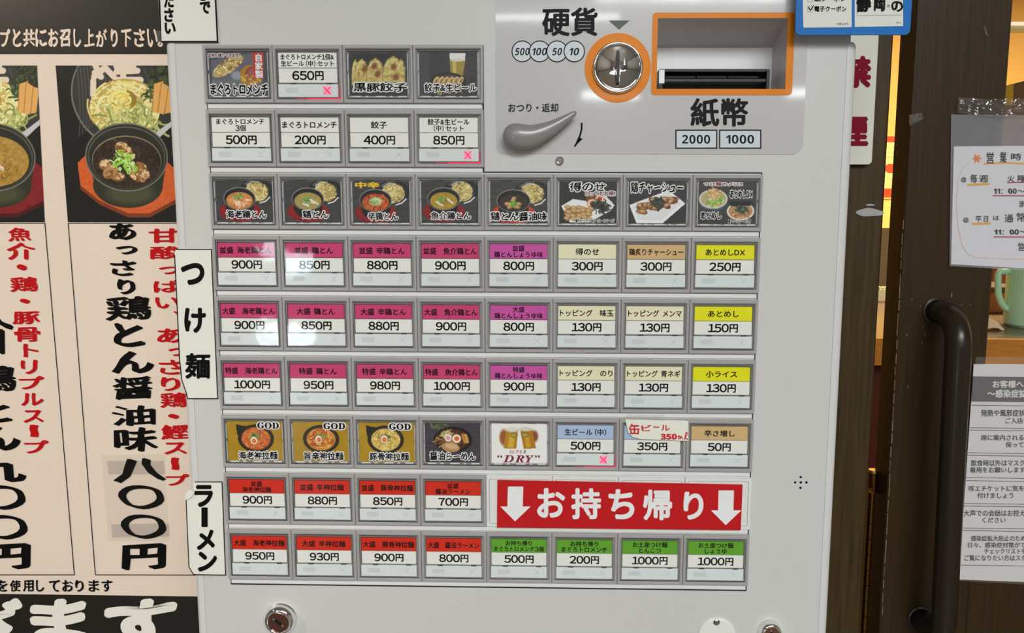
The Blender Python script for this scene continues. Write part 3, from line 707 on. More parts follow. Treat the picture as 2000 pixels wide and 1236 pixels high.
# tray under the buttons: dark gasket line + white tray (L-shaped)
def Lshape(d, dl=0.0):
    x0, x1, xm = cellx(0)-d+.0012, cellx(8)+d-.0012, cellx(4)+d-.001
    za, zc, zb = rowz(0)+d-.001, rowz(2)+d+.001, rowz(8)-CH-.0045-d-(.0009 if d > 0 else 0)
    return [(x0, zb), (x1, zb), (x1, zc), (xm, zc), (xm, za), (x0, za)]
g = G(); qbox(g, Lshape(.0010), FY-.0002, FY+.0005, SEAM)
o = g.build('seam', mach)
g = G(); qbox(g, Lshape(-.0002), FY-.0012, FY, BODY); g.build('button_tray', mach)
# ledges between the rows
for r in range(9):
    x1_ = cellx(4) if r < 1 else cellx(8)
    if r == 1: x1_ = cellx(4)
    g = G(); box(g, cellx(0)+.0016, x1_-.0016, FY-.0024, FY-.0010, rowz(r)-CH-.0006, rowz(r+1)+.0008, LEDGE, .0005); g.build('ledge', mach)

# --- bezels (shared meshes, local origin at the button's top left corner on the bezel face)
def rr(u0, u1, v0, v1): return u0*PW, u1*PW, -v1*CH, -v0*CH
def bezel_mesh(pic):
    g = G(); e = .00018
    wx0, wx1, wz0, wz1 = rr(.045, .95, .085, .93) if not pic else rr(.045, .955, .075, .925)
    b = .0005
    O = [(e, -CH+e), (PW-e, -CH+e), (PW-e, -e), (e, -e)]; I = [(wx0, wz0), (wx1, wz0), (wx1, wz1), (wx0, wz1)]
    def ring(A, ya, B, yb, m): g.add([(x, ya, z) for x, z in A]+[(x, yb, z) for x, z in B], [(i, (i+1) % 4, 4+(i+1) % 4, 4+i) for i in range(4)], m)
    def off(A, d): return [(A[0][0]+d, A[0][1]+d), (A[1][0]-d, A[1][1]+d), (A[2][0]-d, A[2][1]-d), (A[3][0]+d, A[3][1]-d)]
    ring(O, FY-.0012, O, b, BEZ); ring(O, b, off(O, b), 0, BEZ); ring(off(O, b), 0, off(I, -.0009), 0, BEZ)
    ring(off(I, -.0009), 0, I, .0009, BEZ); ring(I, .0009, I, .0034, WELL)
    g.add([(x, .0034, z) for x, z in I], [(0, 1, 2, 3)], WELL)
    # rim of the clear key cap
    K = off(I, .0009); K2 = off(K, .0005)
    ring(K, .0030, K, .0003, RIM); ring(K, .0003, K2, .0003, RIM); ring(K2, .0003, K2, .003, RIM)
    if pic:
        LS = mat('edge_glint', (206, 212, 214), 0.2); q = rnd  # pale strips imitate highlights along the clear cap's edges
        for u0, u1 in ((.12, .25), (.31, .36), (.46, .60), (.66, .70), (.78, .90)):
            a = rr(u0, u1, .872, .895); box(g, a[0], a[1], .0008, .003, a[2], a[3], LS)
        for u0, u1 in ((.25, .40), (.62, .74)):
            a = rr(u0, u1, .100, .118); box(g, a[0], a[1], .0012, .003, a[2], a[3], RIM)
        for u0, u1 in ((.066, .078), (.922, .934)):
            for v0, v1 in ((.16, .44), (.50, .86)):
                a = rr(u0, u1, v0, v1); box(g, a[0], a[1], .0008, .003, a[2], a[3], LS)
    else:
        for u0, u1 in ((.25, .33), (.76, .84)):
            a = rr(u0, u1, .652, .672); box(g, a[0], a[1], .0002, .003, a[2], a[3], WELL)
        a = rr(.065, .935, .645, .665); box(g, a[0], a[1], .0009, .003, a[2], a[3], RIM)
    return g.mesh('bezel')
MB, MP_ = bezel_mesh(False), bezel_mesh(True)
def cover_mesh(pic):
    g = G(); a = rr(.066, .932, .112, .905) if not pic else rr(.064, .938, .095, .905)
    box(g, a[0], a[1], -.0001, .0003, a[2], a[3], CLEAR, .0003); return g.mesh('clear_cap')
CB_, CP_ = cover_mesh(False), cover_mesh(True)
def status_mesh(lit):
    g = G(); a = rr(.062, .925, .672, .895); box(g, a[0], a[1], .00035, .003, a[2], a[3], STAT, .0003)
    q = rr(.17, .355, .73, .82); pquad(g, [(q[0], q[3]), (q[1], q[3]), (q[1], q[2]), (q[0], q[2])], .00030, FAINT, px=False)
    m = FAINTX if not lit else mat('lit_cross', (255, 60, 110), .4, emit=(255, 10, 70), es=1.0)
    x0, x1, z0, z1 = rr(.735, .815, .722, .828)
    if lit: x0, x1, z0, z1 = rr(.716, .820, .714, .850)
    w = .00014 if not lit else .00052
    for s in (1, -1):
        A = np.array((x0, z0 if s > 0 else z1)); B = np.array((x1, z1 if s > 0 else z0)); d = (B-A)/np.linalg.norm(B-A); n_ = np.array((-d[1], d[0]))*w
        pquad(g, [tuple(A+n_), tuple(B+n_), tuple(B-n_), tuple(A-n_)], .00028-.00001*s, m, px=False)
    if lit:
        HALO = mat('lit_halo', (250, 176, 194), .4, emit=(255, 60, 110), es=.10)
        for i, (k, em) in enumerate(((1.5, HALO),)):
            c = ((x0+x1)/2, (z0+z1)/2); hw, hz = (x1-x0)/2*1.0, (z1-z0)/2*1.05
            pquad(g, [(c[0]+hw*math.cos(t)*1.1, c[1]+hz*math.sin(t)*1.1) for t in np.linspace(0, 6.0, 20)], .00029, HALO, px=False)
        a = rr(.48, .95, .905, .922); box(g, a[0], a[1], .0007, .003, a[2], a[3], mat('leak_glow', (255, 30, 90), .3, emit=(255, 6, 50), es=.8))  # glowing strips imitate red light leaking round the status window
        a = rr(.30, .48, .905, .922); box(g, a[0], a[1], .0007, .003, a[2], a[3], mat('leak_glow_dim', (200, 60, 90), .3, emit=(255, 10, 60), es=.12))
        a = rr(.93, .945, .72, .905); box(g, a[0], a[1], .0007, .003, a[2], a[3], MC['leak_glow_dim'])
    return g.mesh('status_window')
SM_, SL_ = status_mesh(False), status_mesh(True)
def price_mesh(price):
    if ('pr', price) in MC: return MC[('pr', price)]
    g = G(); a = rr(.078, .915, .402, .648); box(g, a[0], a[1], .0010, .003, a[2], a[3], WH)
    s = price+'円'; d = ink(s); h = .150*CH; w = h*d[0]/d[1]*1.0; cx_ = (a[0]+a[1])/2; cz_ = (a[2]+a[3])/2
    put(g, s, (cx_-w/2, cz_+h/2, cx_+w/2, cz_-h/2), .00092, INK, px=False, bold=.032)
    MC[('pr', price)] = g.mesh('price_card'); return MC[('pr', price)]
def name_mesh(text, c):
    g = G(); a = rr(.075, .915, .135, .392); box(g, a[0], a[1], .0008, .003, a[2], a[3], HEAD[c], .0003)
    lines = text.split('/'); W_ = (a[1]-a[0]); cx_ = (a[0]+a[1])/2; cz_ = (a[2]+a[3])/2
    em = .0061 if len(lines) == 1 else .0052
    if len(lines) == 2 and max(len(l) for l in lines) > 8: em = .0049
    for k, l in enumerate(lines):
        d = ink(l); w = d[0]*em; lim = W_*(.93 if len(lines) == 1 else .90)
        if len(lines) == 1 and len(l) <= 4 and ord(l[0]) > 0x3000: w *= 1.12
        w = min(w, lim); h = d[1]*em
        zc = cz_ if len(lines) == 1 else cz_ + (.00265 if k == 0 else -.00265)
        put(g, l, (cx_-w/2, zc+h/2, cx_+w/2, zc-h/2), .00074, INK, px=False, bold=.024)
    return g.mesh('name_card')
ROWS = {
 0: [None, ('まぐろトロメンチ1個&/生ビール（中）セット', '650', 'w', 1), None, None],
 1: [('まぐろトロメンチ/3個', '500', 'w', 0), ('まぐろトロメンチ', '200', 'w', 0), ('餃子', '400', 'w', 0), ('餃子&生ビール/（中）セット', '850', 'w', 1)],
 2: [None]*8,
 3: [('並盛 海老鶏とん', '900', 'p', 0), ('並盛 鶏とん', '850', 'p', 0), ('並盛 辛鶏とん', '880', 'p', 0), ('並盛　魚介鶏とん', '900', 'p', 0), ('並盛/鶏とんしょうゆ味', '800', 'm', 0), ('得のせ', '300', 'c', 0), ('鶏炙りチャーシュー', '300', 't', 0), ('あとめしDX', '250', 'y', 0)],
 4: [('大盛　海老鶏とん', '900', 'p', 0), ('大盛 鶏とん', '850', 'p', 0), ('大盛 辛鶏とん', '880', 'p', 0), ('大盛　魚介鶏とん', '900', 'p', 0), ('大盛/鶏とんしょうゆ味', '800', 'm', 0), ('トッピング　味玉', '130', 'c', 0), ('トッピング メンマ', '130', 'c', 0), ('あとめし', '150', 'y', 0)],
 5: [('特盛　海老鶏とん', '1000', 'p', 0), ('特盛 鶏とん', '950', 'p', 0), ('特盛 辛鶏とん', '980', 'p', 0), ('特盛　魚介鶏とん', '1000', 'p', 0), ('特盛/鶏とんしょうゆ味', '900', 'm', 0), ('トッピング　のり', '130', 'c', 0), ('トッピング 青ネギ', '130', 'c', 0), ('小ライス', '130', 'y', 0)],
 6: [None]*5 + [('生ビール（中）', '500', 'b', 1), ('缶ビール', '350', 'b', 0), ('辛さ増し', '50', 't', 0)],
 7: [('並盛/海老神拉麺', '900', 'r', 0), ('並盛 辛神拉麺', '880', 'r', 0), ('並盛　豚骨神拉麺', '850', 'r', 0), ('並盛/醤油ラーメン', '700', 'r', 0), 0, 0, 0, 0],
 8: [('大盛　海老神拉麺', '950', 'r', 0), ('大盛 辛神拉麺', '930', 'r', 0), ('大盛　豚骨神拉麺', '900', 'r', 0), ('大盛　醤油ラーメン', '800', 'r', 0), ('お持ち帰り/まぐろトロメンチ3個', '500', 'g', 0), ('お持ち帰り/まぐろトロメンチ', '200', 'g', 0), ('お土産つけ麺/とんこつ', '1000', 'g', 0), ('お土産つけ麺/しょうゆ', '1000', 'g', 0)]}
# --- the printed pictures (each painted in the coordinates of its own enlargement of the photo)
GREY = (62, 62, 62)
NOOD = [(216, 200, 136), (232, 220, 164), (190, 168, 100), (150, 126, 66)]
def wood(p): 
    p.noise(4, 40, 2)
def tsuke(x0, y0, x1, y1, bx, by, soup, seed, top, tray=(136, 22, 26), rim=None):
    p = Pic(x0, y0, x1, y1, 118, 84, GREY, seed); wood(p)
    nx_, ny_ = bx+128, by-58
    p.ell(nx_-2, ny_-5, 122, 86, (30, 31, 33)); p.ell(nx_-2, ny_-4, 100, 76, (44, 45, 48)); p.ell(nx_-2, ny_-5, 84, 70, (28, 28, 30))
    p.stroke([(nx_-88, ny_-50), (nx_-40, ny_-78), (nx_+20, ny_-86)], 5, (170, 172, 172), .7)
    p.ell(nx_, ny_+3, 82, 70, (120, 100, 56)); nm_ = p.em(nx_, ny_+3, 84, 72); p.squig(nx_, ny_+3, 74, 62, 150, 70, 5, NOOD, 2.2, mask=nm_)
    p.stroke([(nx_-70, ny_-45), (nx_-30, ny_-70), (nx_+15, ny_-68)], 8, (226, 224, 210), .8)
    p.stroke([(nx_+20, ny_+84), (nx_+60, ny_+72), (nx_+92, ny_+42)], 9, (224, 226, 226))
    p.ell(bx, by+88, 152, 74, tray); p.stroke([(bx-150, by+90), (bx-90, by+140), (bx, by+160)], 5, (96, 14, 18))
    p.ell(bx, by+52, 104, 86, (24, 25, 25)); p.ell(bx, by-5, 117, 82, (140, 140, 136)); p.ell(bx, by-4, 112, 77, (24, 25, 25))
    p.ell(bx, by+10, 98, 62, soup); sm = p.em(bx, by+10, 98, 62); p.noise(9, 3, 3, sm)
    top(p, bx, by+8); return p
def t_ebi(p, x, y):
    p.squig(x-10, y+6, 70, 36, 50, 30, 9, [(196, 96, 50), (214, 120, 66), (190, 130, 70), (222, 170, 110)]); p.squig(x, y+20, 40, 22, 16, 24, 7, [(226, 204, 170), (236, 220, 196)])
    p.stroke([(x+50, y-5), (x+75, y-2)], 12, (226, 214, 200)); p.squig(x-12, y-24, 34, 18, 40, 18, 5, [(120, 164, 70), (160, 192, 110), (84, 128, 50)], 3)
def t_tori(p, x, y):
    p.squig(x-8, y-5, 30, 20, 44, 18, 5, [(110, 160, 76), (156, 190, 120), (80, 124, 50)], 3)
    for q_ in ([(x-35, y+22), (x-5, y+32), (x+5, y+38)], [(x+18, y-8), (x+50, y+10), (x+70, y+22)], [(x+25, y+8), (x+45, y+15)]): p.stroke(q_, 13, (216, 208, 190)); p.stroke(q_, 5, (240, 236, 226))
def t_kara(p, x, y):
    p.squig(x, y, 88, 54, 120, 20, 8, [(176, 52, 20), (200, 74, 30), (150, 40, 16), (206, 110, 50)]); p.ell(x, y-4, 48, 30, (196, 190, 140), soft=5)
    p.squig(x-3, y-8, 42, 26, 60, 22, 5, [(150, 176, 110), (206, 214, 170), (96, 134, 62), (226, 228, 200)], 3)
def t_gyo(p, x, y):
    p.squig(x-12, y-10, 32, 16, 44, 18, 5, [(116, 160, 60), (160, 190, 100), (84, 120, 40)], 3); p.ell(x+8, y+18, 26, 14, (150, 124, 50))
    for q_ in ([(x-52, y+8), (x-30, y+26), (x-8, y+34)], [(x+28, y-14), (x+50, y+8), (x+66, y+18)]): p.stroke(q_, 12, (216, 210, 190)); p.stroke(q_, 4, (240, 238, 230))
def t_shoyu(p, x, y):
    for dx, dy, r in ((-42, 10, 22), (-20, 24, 22), (14, 28, 22), (38, 10, 20), (4, -30, 18), (-30, 36, 16), (30, 34, 18), (-4, -14, 18)):
        p.ell(x+dx, y+dy, r, r*.7, (150, 112, 62)); p.ell(x+dx-3, y+dy-3, r*.65, r*.42, (196, 162, 112))
    p.squig(x-4, y+6, 22, 16, 34, 16, 5, [(120, 180, 60), (170, 210, 110), (84, 140, 40)], 3)
def pic_A0():
    p = Pic(100, 138, 480, 440, 118, 88, (64, 70, 74), 21); p.poly([(112, 195), (400, 138), (400, 340), (112, 340)], (94, 94, 106)); p.poly([(112, 330), (450, 330), (450, 440), (112, 440)], (104, 106, 108))
    p.ell(280, 300, 40, 30, (140, 146, 158), soft=6); p.ell(222, 235, 122, 46, (176, 158, 96), -.60); m = p.em(222, 235, 122, 46, -.60)
    p.squig(215, 240, 110, 60, 130, 22, 9, [(206, 192, 136), (188, 168, 104), (150, 110, 60), (226, 216, 166), (120, 84, 46)], mask=m)
    p.ell(370, 300, 70, 74, (166, 120, 34)); p.ell(385, 292, 52, 58, (128, 62, 62), .3); p.ell(385, 290, 36, 44, (150, 84, 84), .3, soft=4); p.squig(372, 330, 66, 34, 60, 16, 8, [(186, 144, 52), (160, 112, 34), (206, 170, 80)])
    p.poly([(388, 141), (458, 141), (456, 325), (392, 318)], (184, 48, 40))
    return p, [('お持ち帰りできます!!', (96, 146, 306, 172), 'rw', .1), ('自家製', (402, 148, 452, 318), 'white', .03), ('まぐろトロメンチ', (100, 358, 478, 435), 'bw', .07)]
def pic_A2():
    p = Pic(1040, 142, 1430, 455, 118, 88, (48, 48, 48), 22); wood(p)
    p.poly([(1066, 160), (1398, 150), (1404, 400), (1066, 400)], (38, 38, 38))
    for cx_, rx_, t in ((1082, 26, 205), (1125, 48, 200), (1215, 66, 195), (1335, 74, 180), (1390, 30, 200)):
        q_ = [(cx_-rx_, t+170), (cx_-rx_*.95, t+80), (cx_-rx_*.5, t+10), (cx_+rx_*.1, t-16), (cx_+rx_*.7, t+20), (cx_+rx_, t+90), (cx_+rx_*.95, t+175)]
        p.poly(q_, (140, 118, 56)); p.poly([(cx_+(a-cx_)*.86-4, b+6) for a, b in q_], (186, 170, 100)); p.noise(16, 5, 5, p.pm(q_)); p.stroke([(cx_-rx_*.7, t+60), (cx_-rx_*.2, t+20), (cx_+rx_*.4, t+12)], 12, (214, 202, 140), .7)
        p.squig(cx_, t+90, rx_*.5, 60, 10, 24, 8, [(156, 118, 54), (176, 140, 66), (206, 196, 128)])
    for a in ((1210, 240), (1340, 245), (1145, 260), (1230, 300), (1355, 320)): p.ell(a[0], a[1], 18, 24, (128, 74, 34), .4, soft=5)
    return p, [('黒豚餃子', (1066, 362, 1426, 428), 'bw', .07)]
def pic_A3():
    p = Pic(1510, 140, 1912, 458, 118, 88, (46, 46, 46), 23); wood(p); p.poly([(1510, 140), (1580, 140), (1580, 458), (1510, 458)], (62, 62, 64))
    p.poly([(1722, 200), (1830, 200), (1812, 310), (1728, 310)], (150, 130, 50)); p.poly([(1740, 205), (1765, 205), (1765, 305), (1742, 305)], (190, 172, 84)); p.poly([(1720, 144), (1832, 144), (1826, 200), (1724, 200)], (222, 222, 216)); p.ell(1776, 196, 42, 12, (206, 204, 190))
    p.ell(1710, 360, 124, 72, (20, 20, 20)); p.ell(1710, 350, 104, 50, (58, 50, 40))
    for k in range(6): p.ell(1625+k*34, 348, 17, 34, (196, 176, 120), .5); p.ell(1628+k*34, 352, 8, 22, (150, 104, 54), .5)
    p.squig(1710, 420, 90, 10, 20, 30, 8, [(176, 160, 80), (150, 132, 60)])
    return p, [('餃子&生ビール', (1545, 368, 1905, 432), 'bw', .07)]
C2 = []
for x0, bx, by, soup, sd, top in ((62, 232, 215, (190, 132, 70), 31, t_ebi), (545, 715, 218, (164, 146, 82), 32, t_tori), (1028, 1192, 228, (176, 96, 40), 33, t_kara), (1510, 1670, 216, (170, 140, 44), 34, t_gyo)):
    C2.append((x0, bx, by, soup, sd, top))
def pics_C():
    out = []
    T = [[('海老鶏とん', (132, 295, 420, 352), 'bw', .07)], [('鶏とん', (676, 296, 862, 352), 'bw', .07)], [('辛鶏とん', (1136, 308, 1352, 368), 'bw', .07), ('中辛', (1052, 92, 1220, 134), 'gold', .05)], [('魚介鶏とん', (1578, 305, 1862, 362), 'bw', .07)]]
    for k, (x0, bx, by, soup, sd, top) in enumerate(C2):
        out.append((tsuke(x0, 80+k*1.5, x0+408, 378+k*1.5, bx, by, soup, sd, top), T[k]))
    p = tsuke(62, 92, 456, 390, 222, 236, (52, 42, 32), 35, t_shoyu, tray=(196, 62, 30)); out.append((p, [('鶏とん醤油味', (64, 312, 454, 376), 'bw', .07)]))
    p = Pic(545, 92, 946, 392, 118, 88, (46, 46, 46), 36); wood(p)
    p.poly([(650, 215), (700, 120), (780, 150), (880, 200), (800, 290), (700, 300)], (40, 46, 38)); p.poly([(558, 268), (640, 218), (932, 262), (905, 300), (760, 385), (620, 388)], (226, 228, 226)); p.poly([(800, 190), (868, 192), (932, 262), (860, 318)], (222, 224, 222))
    p.poly([(740, 170), (830, 180), (820, 240), (730, 240)], (110, 72, 40))
    for cx_, cy_, r in ((775, 250, 38), (828, 215, 32)): p.ell(cx_, cy_, r, r*.9, (206, 150, 104)); p.ell(cx_, cy_, r*.78, r*.7, (232, 214, 190)); p.ell(cx_, cy_, r*.5, r*.46, (190, 46, 34))
    p.squig(832, 272, 62, 40, 120, 26, 7, [(38, 52, 40), (24, 34, 26), (58, 74, 58)]); p.ell(675, 318, 98, 48, (160, 116, 66))
    for k in range(20): x, y = 605+(k % 5)*38+rnd.uniform(-10, 10), 282+(k//5)*25+rnd.uniform(-8, 8); p.ell(x, y, 24, 15, (150, 104, 58), .3); p.ell(x-3, y-3, 19, 10, (202, 168, 118), .3)
    out.append((p, [('得のせ', (618, 98, 866, 162), 'bw', .07), ('とってもお得!!', (726, 160, 936, 194), 'rw', .1), ('鶏チャーシュー・味玉・のり・メンマ・ネギ', (660, 360, 932, 388), 'bw', .08)]))
    p = Pic(1028, 92, 1436, 392, 118, 88, (50, 50, 52), 37); wood(p)
    p.poly([(1032, 260), (1310, 152), (1430, 248), (1272, 390), (1085, 390)], (228, 230, 230)); p.poly([(1060, 265), (1306, 172), (1400, 246), (1262, 368), (1100, 370)], (216, 218, 218))
    for k in range(30):
        t = k/29; x, y = 1100+t*250+rnd.uniform(-22, 22), 292-t*60+rnd.uniform(-42, 42)*(1-abs(t-.5)*.9); p.ell(x, y, 32, 19, (110, 62, 36), rnd.uniform(-.8, .8)); p.ell(x-3, y-3, 25, 13, (180, 130, 82), rnd.uniform(-.8, .8)); p.ell(x-6, y-5, 10, 5, (214, 178, 130))
    p.squig(1240, 245, 44, 36, 90, 24, 7, [(40, 54, 42), (26, 36, 28), (70, 84, 66)])
    out.append((p, [('鶏チャーシュー', (1040, 96, 1412, 172), 'bw', .06)]))
    p = Pic(1520, 92, 1930, 392, 118, 88, (58, 58, 58), 38); wood(p)
    p.ell(1625, 222, 102, 76, (70, 90, 130)); p.ell(1625, 214, 102, 70, (206, 204, 186)); p.ell(1625, 214, 90, 60, (176, 164, 120)); p.squig(1640, 236, 56, 36, 70, 20, 9, [(140, 180, 80), (184, 206, 120), (110, 150, 60)]); p.squig(1622, 178, 46, 34, 60, 22, 8, [(224, 200, 150), (200, 160, 100), (170, 120, 70)])
    p.ell(1822, 302, 98, 66, (220, 214, 200)); p.ell(1822, 300, 86, 56, (176, 140, 100)); p.poly([(1740, 232), (1900, 232), (1890, 262), (1750, 268)], (30, 32, 30)); p.squig(1822, 320, 70, 34, 50, 20, 10, [(190, 130, 90), (150, 96, 60), (216, 180, 140)]); p.squig(1832, 290, 42, 24, 60, 20, 7, [(50, 70, 50), (36, 50, 38), (90, 104, 84)])
    out.append((p, [('つけ麺の〆に!!', (1556, 94, 1826, 120), 'rw', .1), ('あとめしDX', (1744, 152, 1902, 206), 'bw', .07), ('あとめし', (1540, 308, 1686, 358), 'bw', .07), ('鶏チャーシュー・のり付', (1736, 362, 1898, 388), 'bw', .08)]))
    return out
def ramen(x0, bx, seed, base, soupc, strands, nori, egg, name, tx):
    p = Pic(x0, 55, x0+394, 330, 118, 84, base, seed)
    p.noise(5, 20, 20)
    if nori: p.poly([(bx-140, 75), (bx-96, 86), (bx-30, 92), (bx-60, 150), (bx-134, 150)], (28, 34, 26))
    p.ell(bx, 175, 130, 98, (28, 26, 20)); p.ell(bx, 172, 122, 90, (44, 40, 30))
    p.ell(bx, 176, 104, 78, soupc); m = p.em(bx, 176, 104, 78); p.squig(bx, 176, 96, 72, 150, 30, 7, strands, mask=m)
    p.squig(bx-6, 160, 34, 14, 40, 24, 5, [(70, 96, 40), (104, 130, 60), (150, 170, 90)])
    ex, ey, er = egg; p.ell(ex, ey, er, er*1.12, (110, 66, 34)); p.ell(ex, ey, er*.9, er*1.02, (236, 226, 200)); p.ell(ex+1, ey+3, er*.56, er*.6, (206, 90, 24)); p.ell(ex, ey+2, er*.3, er*.3, (240, 140, 50))
    return p, [('𝐆𝐎𝐃', (tx, 62, tx+152, 104), 'bw', .08), (name, (tx-146, 264, tx+134, 322), 'bw', .07)]
def pics_G():
    B = (168, 132, 22); out = []
    out.append(ramen(152, 356, 41, B, (186, 92, 40), [(206, 104, 44), (176, 66, 26), (222, 140, 70), (196, 120, 60)], True, (340, 190, 27), '海老神拉麺', 372))
    out.append(ramen(612, 812, 42, B, (196, 130, 50), [(214, 150, 62), (186, 100, 34), (170, 60, 24), (226, 176, 90)], False, (794, 178, 27), '旨辛神拉麺', 834))
    out.append(ramen(1078, 1268, 43, B, (206, 176, 90), [(222, 200, 120), (196, 160, 76), (236, 220, 150), (180, 140, 60)], True, (1258, 172, 27), '豚骨神拉麺', 1296))
    p = Pic(1542, 60, 1932, 345, 118, 84, (62, 58, 66), 44); p.noise(5, 40, 2); p.squig(1640, 88, 60, 22, 60, 20, 9, [(76, 84, 54), (56, 62, 42), (104, 110, 76)])
    p.ell(1738, 180, 136, 94, (22, 20, 18)); p.ell(1738, 180, 112, 76, (70, 40, 20)); p.squig(1700, 190, 76, 60, 70, 34, 7, [(150, 108, 60), (116, 76, 40), (186, 150, 90)]); p.squig(1690, 140, 40, 20, 50, 20, 7, [(176, 166, 100), (206, 196, 140), (130, 120, 60)])
    p.poly([(1796, 140), (1812, 134), (1832, 200), (1816, 210)], (186, 130, 60)); p.poly([(1816, 136), (1836, 140), (1852, 200), (1834, 206)], (206, 150, 80)); p.ell(1720, 235, 66, 34, (176, 136, 92), .15); p.ell(1728, 228, 48, 20, (206, 170, 126), .15)
    p.ell(1704, 166, 25, 28, (232, 214, 206)); p.stroke([(1704+(14-2*k/3)*math.cos(k*.7), 166+(15-2*k/3)*math.sin(k*.7)) for k in range(16)], 4, (214, 100, 120)); p.ell(1764, 172, 34, 34, (120, 70, 34)); p.ell(1764, 172, 30, 30, (240, 230, 210)); p.ell(1765, 172, 18, 17, (226, 100, 30))
    out.append((p, [('醤油らーめん', (1574, 268, 1896, 330), 'bw', .06)]))
    p = Pic(80, 62, 458, 340, 118, 84, (232, 234, 228), 45); 
    p.ell(165, 160, 30, 56, (150, 84, 50), soft=6); p.ell(372, 150, 26, 40, (130, 76, 44), soft=6)
    p.poly([(182, 105), (262, 105), (250, 238), (162, 236)], (176, 128, 24)); p.poly([(205, 130), (240, 130), (230, 230), (190, 230)], (206, 166, 50)); p.poly([(276, 108), (356, 100), (384, 234), (300, 240)], (170, 116, 20)); p.poly([(300, 130), (330, 128), (350, 226), (318, 230)], (196, 150, 40))
    p.ell(222, 104, 44, 18, (214, 214, 206), soft=4); p.ell(314, 100, 44, 16, (206, 202, 190), soft=4); p.ell(232, 145, 24, 18, (90, 80, 30)); p.ell(232, 145, 20, 14, (176, 150, 60)); p.ell(308, 140, 24, 18, (90, 80, 30)); p.ell(308, 140, 20, 14, (176, 150, 60))
    out.append((p, [('𝑺𝑼𝑷𝑬𝑹', (202, 248, 316, 272), 'maroon', 0), ('“𝑫𝑹𝒀”', (120, 284, 410, 334), 'maroon', .012)]))
    return out
PICS = {(0, 0): pic_A0(), (0, 2): pic_A2(), (0, 3): pic_A3()}
for k, v in enumerate(pics_C()): PICS[(2, k)] = v
for k, v in enumerate(pics_G()): PICS[(6, k)] = v
PIM = vcmat('button_print', 0.4, 0.0)
GOLDI = mat('ink_gold', (240, 186, 40), .5); PINK_W = mat('outline_white', (236, 236, 230), .5); MARO = mat('ink_wine', (122, 14, 34), .5)
DESC = {(0, 0): 'picture of fried tuna cutlets', (0, 2): 'picture of pork dumplings', (0, 3): 'picture of dumplings with a beer glass', (2, 0): 'picture of shrimp dipping noodles', (2, 1): 'picture of chicken dipping noodles',
        (2, 2): 'picture of spicy dipping noodles with yellow characters', (2, 3): 'picture of fish broth dipping noodles', (2, 4): 'picture of soy sauce dipping noodles', (2, 5): 'picture of a topping plate with halved eggs', (2, 6): 'picture of sliced chicken on a white plate',
        (2, 7): 'picture of two rice bowls', (6, 0): 'mustard picture of red ramen', (6, 1): 'mustard picture of spicy ramen', (6, 2): 'mustard picture of pale ramen', (6, 3): 'picture of soy sauce ramen', (6, 4): 'white picture of two beer mugs'}
def make_pic(key, parent):
    p, texts = PICS[key]
    x0, x1, z0, z1 = rr(.088, .912, .130, .862)
    if key[0] == 6: x0, x1, z0, z1 = rr(.085, .918, .115, .868)
    U = lambda X: x0+(np.asarray(X)-p.x0)/(p.x1-p.x0)*(x1-x0); Vv = lambda Y: z1-(np.asarray(Y)-p.y0)/(p.y1-p.y0)*(z1-z0)
    me = p.mesh('picture_print', lambda X, Y: np.stack([U(X), np.full(len(X), .0012), Vv(Y)], 1), PIM)
    o = link('picture_print', me, parent, True)
    g = G()
    for s, (a, t, b, u), st, w in texts:
        where = (float(U(a)), float(Vv(t)), float(U(b)), float(Vv(u))); kw = dict(px=False, digits='bold')
        brush = dict(shear=.05, wob=.03) if st == 'bw' and ord(s[0]) < 0x10000 else {}
        vert = (s == '自家製'); kw['vertical'] = vert
        if st in ('bw', 'rw'):
            put(g, s, where, .00112, PINK_W, bold=w+.065, **kw, **brush)
            put(g, s, where, .00098, INK if st == 'bw' else MARO, bold=.012, pen=.028 if st == 'bw' and len(s) < 9 and ord(max(s)) < 0x4E00 else .010, **kw, **brush)
        else: put(g, s, where, .00104, {'white': PINK_W, 'gold': GOLDI, 'maroon': MARO}[st], bold=w, **kw)
    g.build('caption', parent, True)
def tilt(o):
    a, b = rnd.uniform(-.010, .010), rnd.uniform(-.008, .008)   # the caps sit slightly askew in their frames
    o.matrix_basis = Matrix.Translation((PW/2, 0, -CH/2)) @ Matrix.Rotation(a, 4, 'X') @ Matrix.Rotation(b, 4, 'Z') @ Matrix.Translation((-PW/2, 0, CH/2))
for r, row in ROWS.items():
    for c, it in enumerate(row):
        base = (cellx(c), -0.08, rowz(r))
        if it == 0:
            g = G(); e = .0003
            holed(g, [[(e, -CH+e), (PW-e, -CH+e), (PW-e, -e), (e, -e)], rrect(.0026, PW-.0026, -CH+.003, -.003, .0015, 4)], .0005, FY-.001, LEDGE)
            qbox(g, rrect(.0030, PW-.0030, -CH+.0034, -.0034, .0012, 4), .0005, FY-.001, LEDGE); o = g.build('blank_cover', mach, True); o.location = base; continue
        b = link('menu_button', MP_ if it is None else MB, mach, True); b.location = base
        if it is None:
            b['label'] = DESC[(r, c)]; make_pic((r, c), b); tilt(link('clear_cap', CP_, b, True)); continue
        t, pr_, hc_, lit = it
        b['label'] = '%s topped button reading %s %s円%s' % (CN[hc_], t.replace('/', ' '), pr_, ' with a lit red cross' if lit else '')
        link('name_card', name_mesh(t, hc_), b, True); link('price_card', price_mesh(pr_), b, True)
        link('status_window', SL_ if lit else SM_, b, True); tilt(link('clear_cap', CB_, b, True))

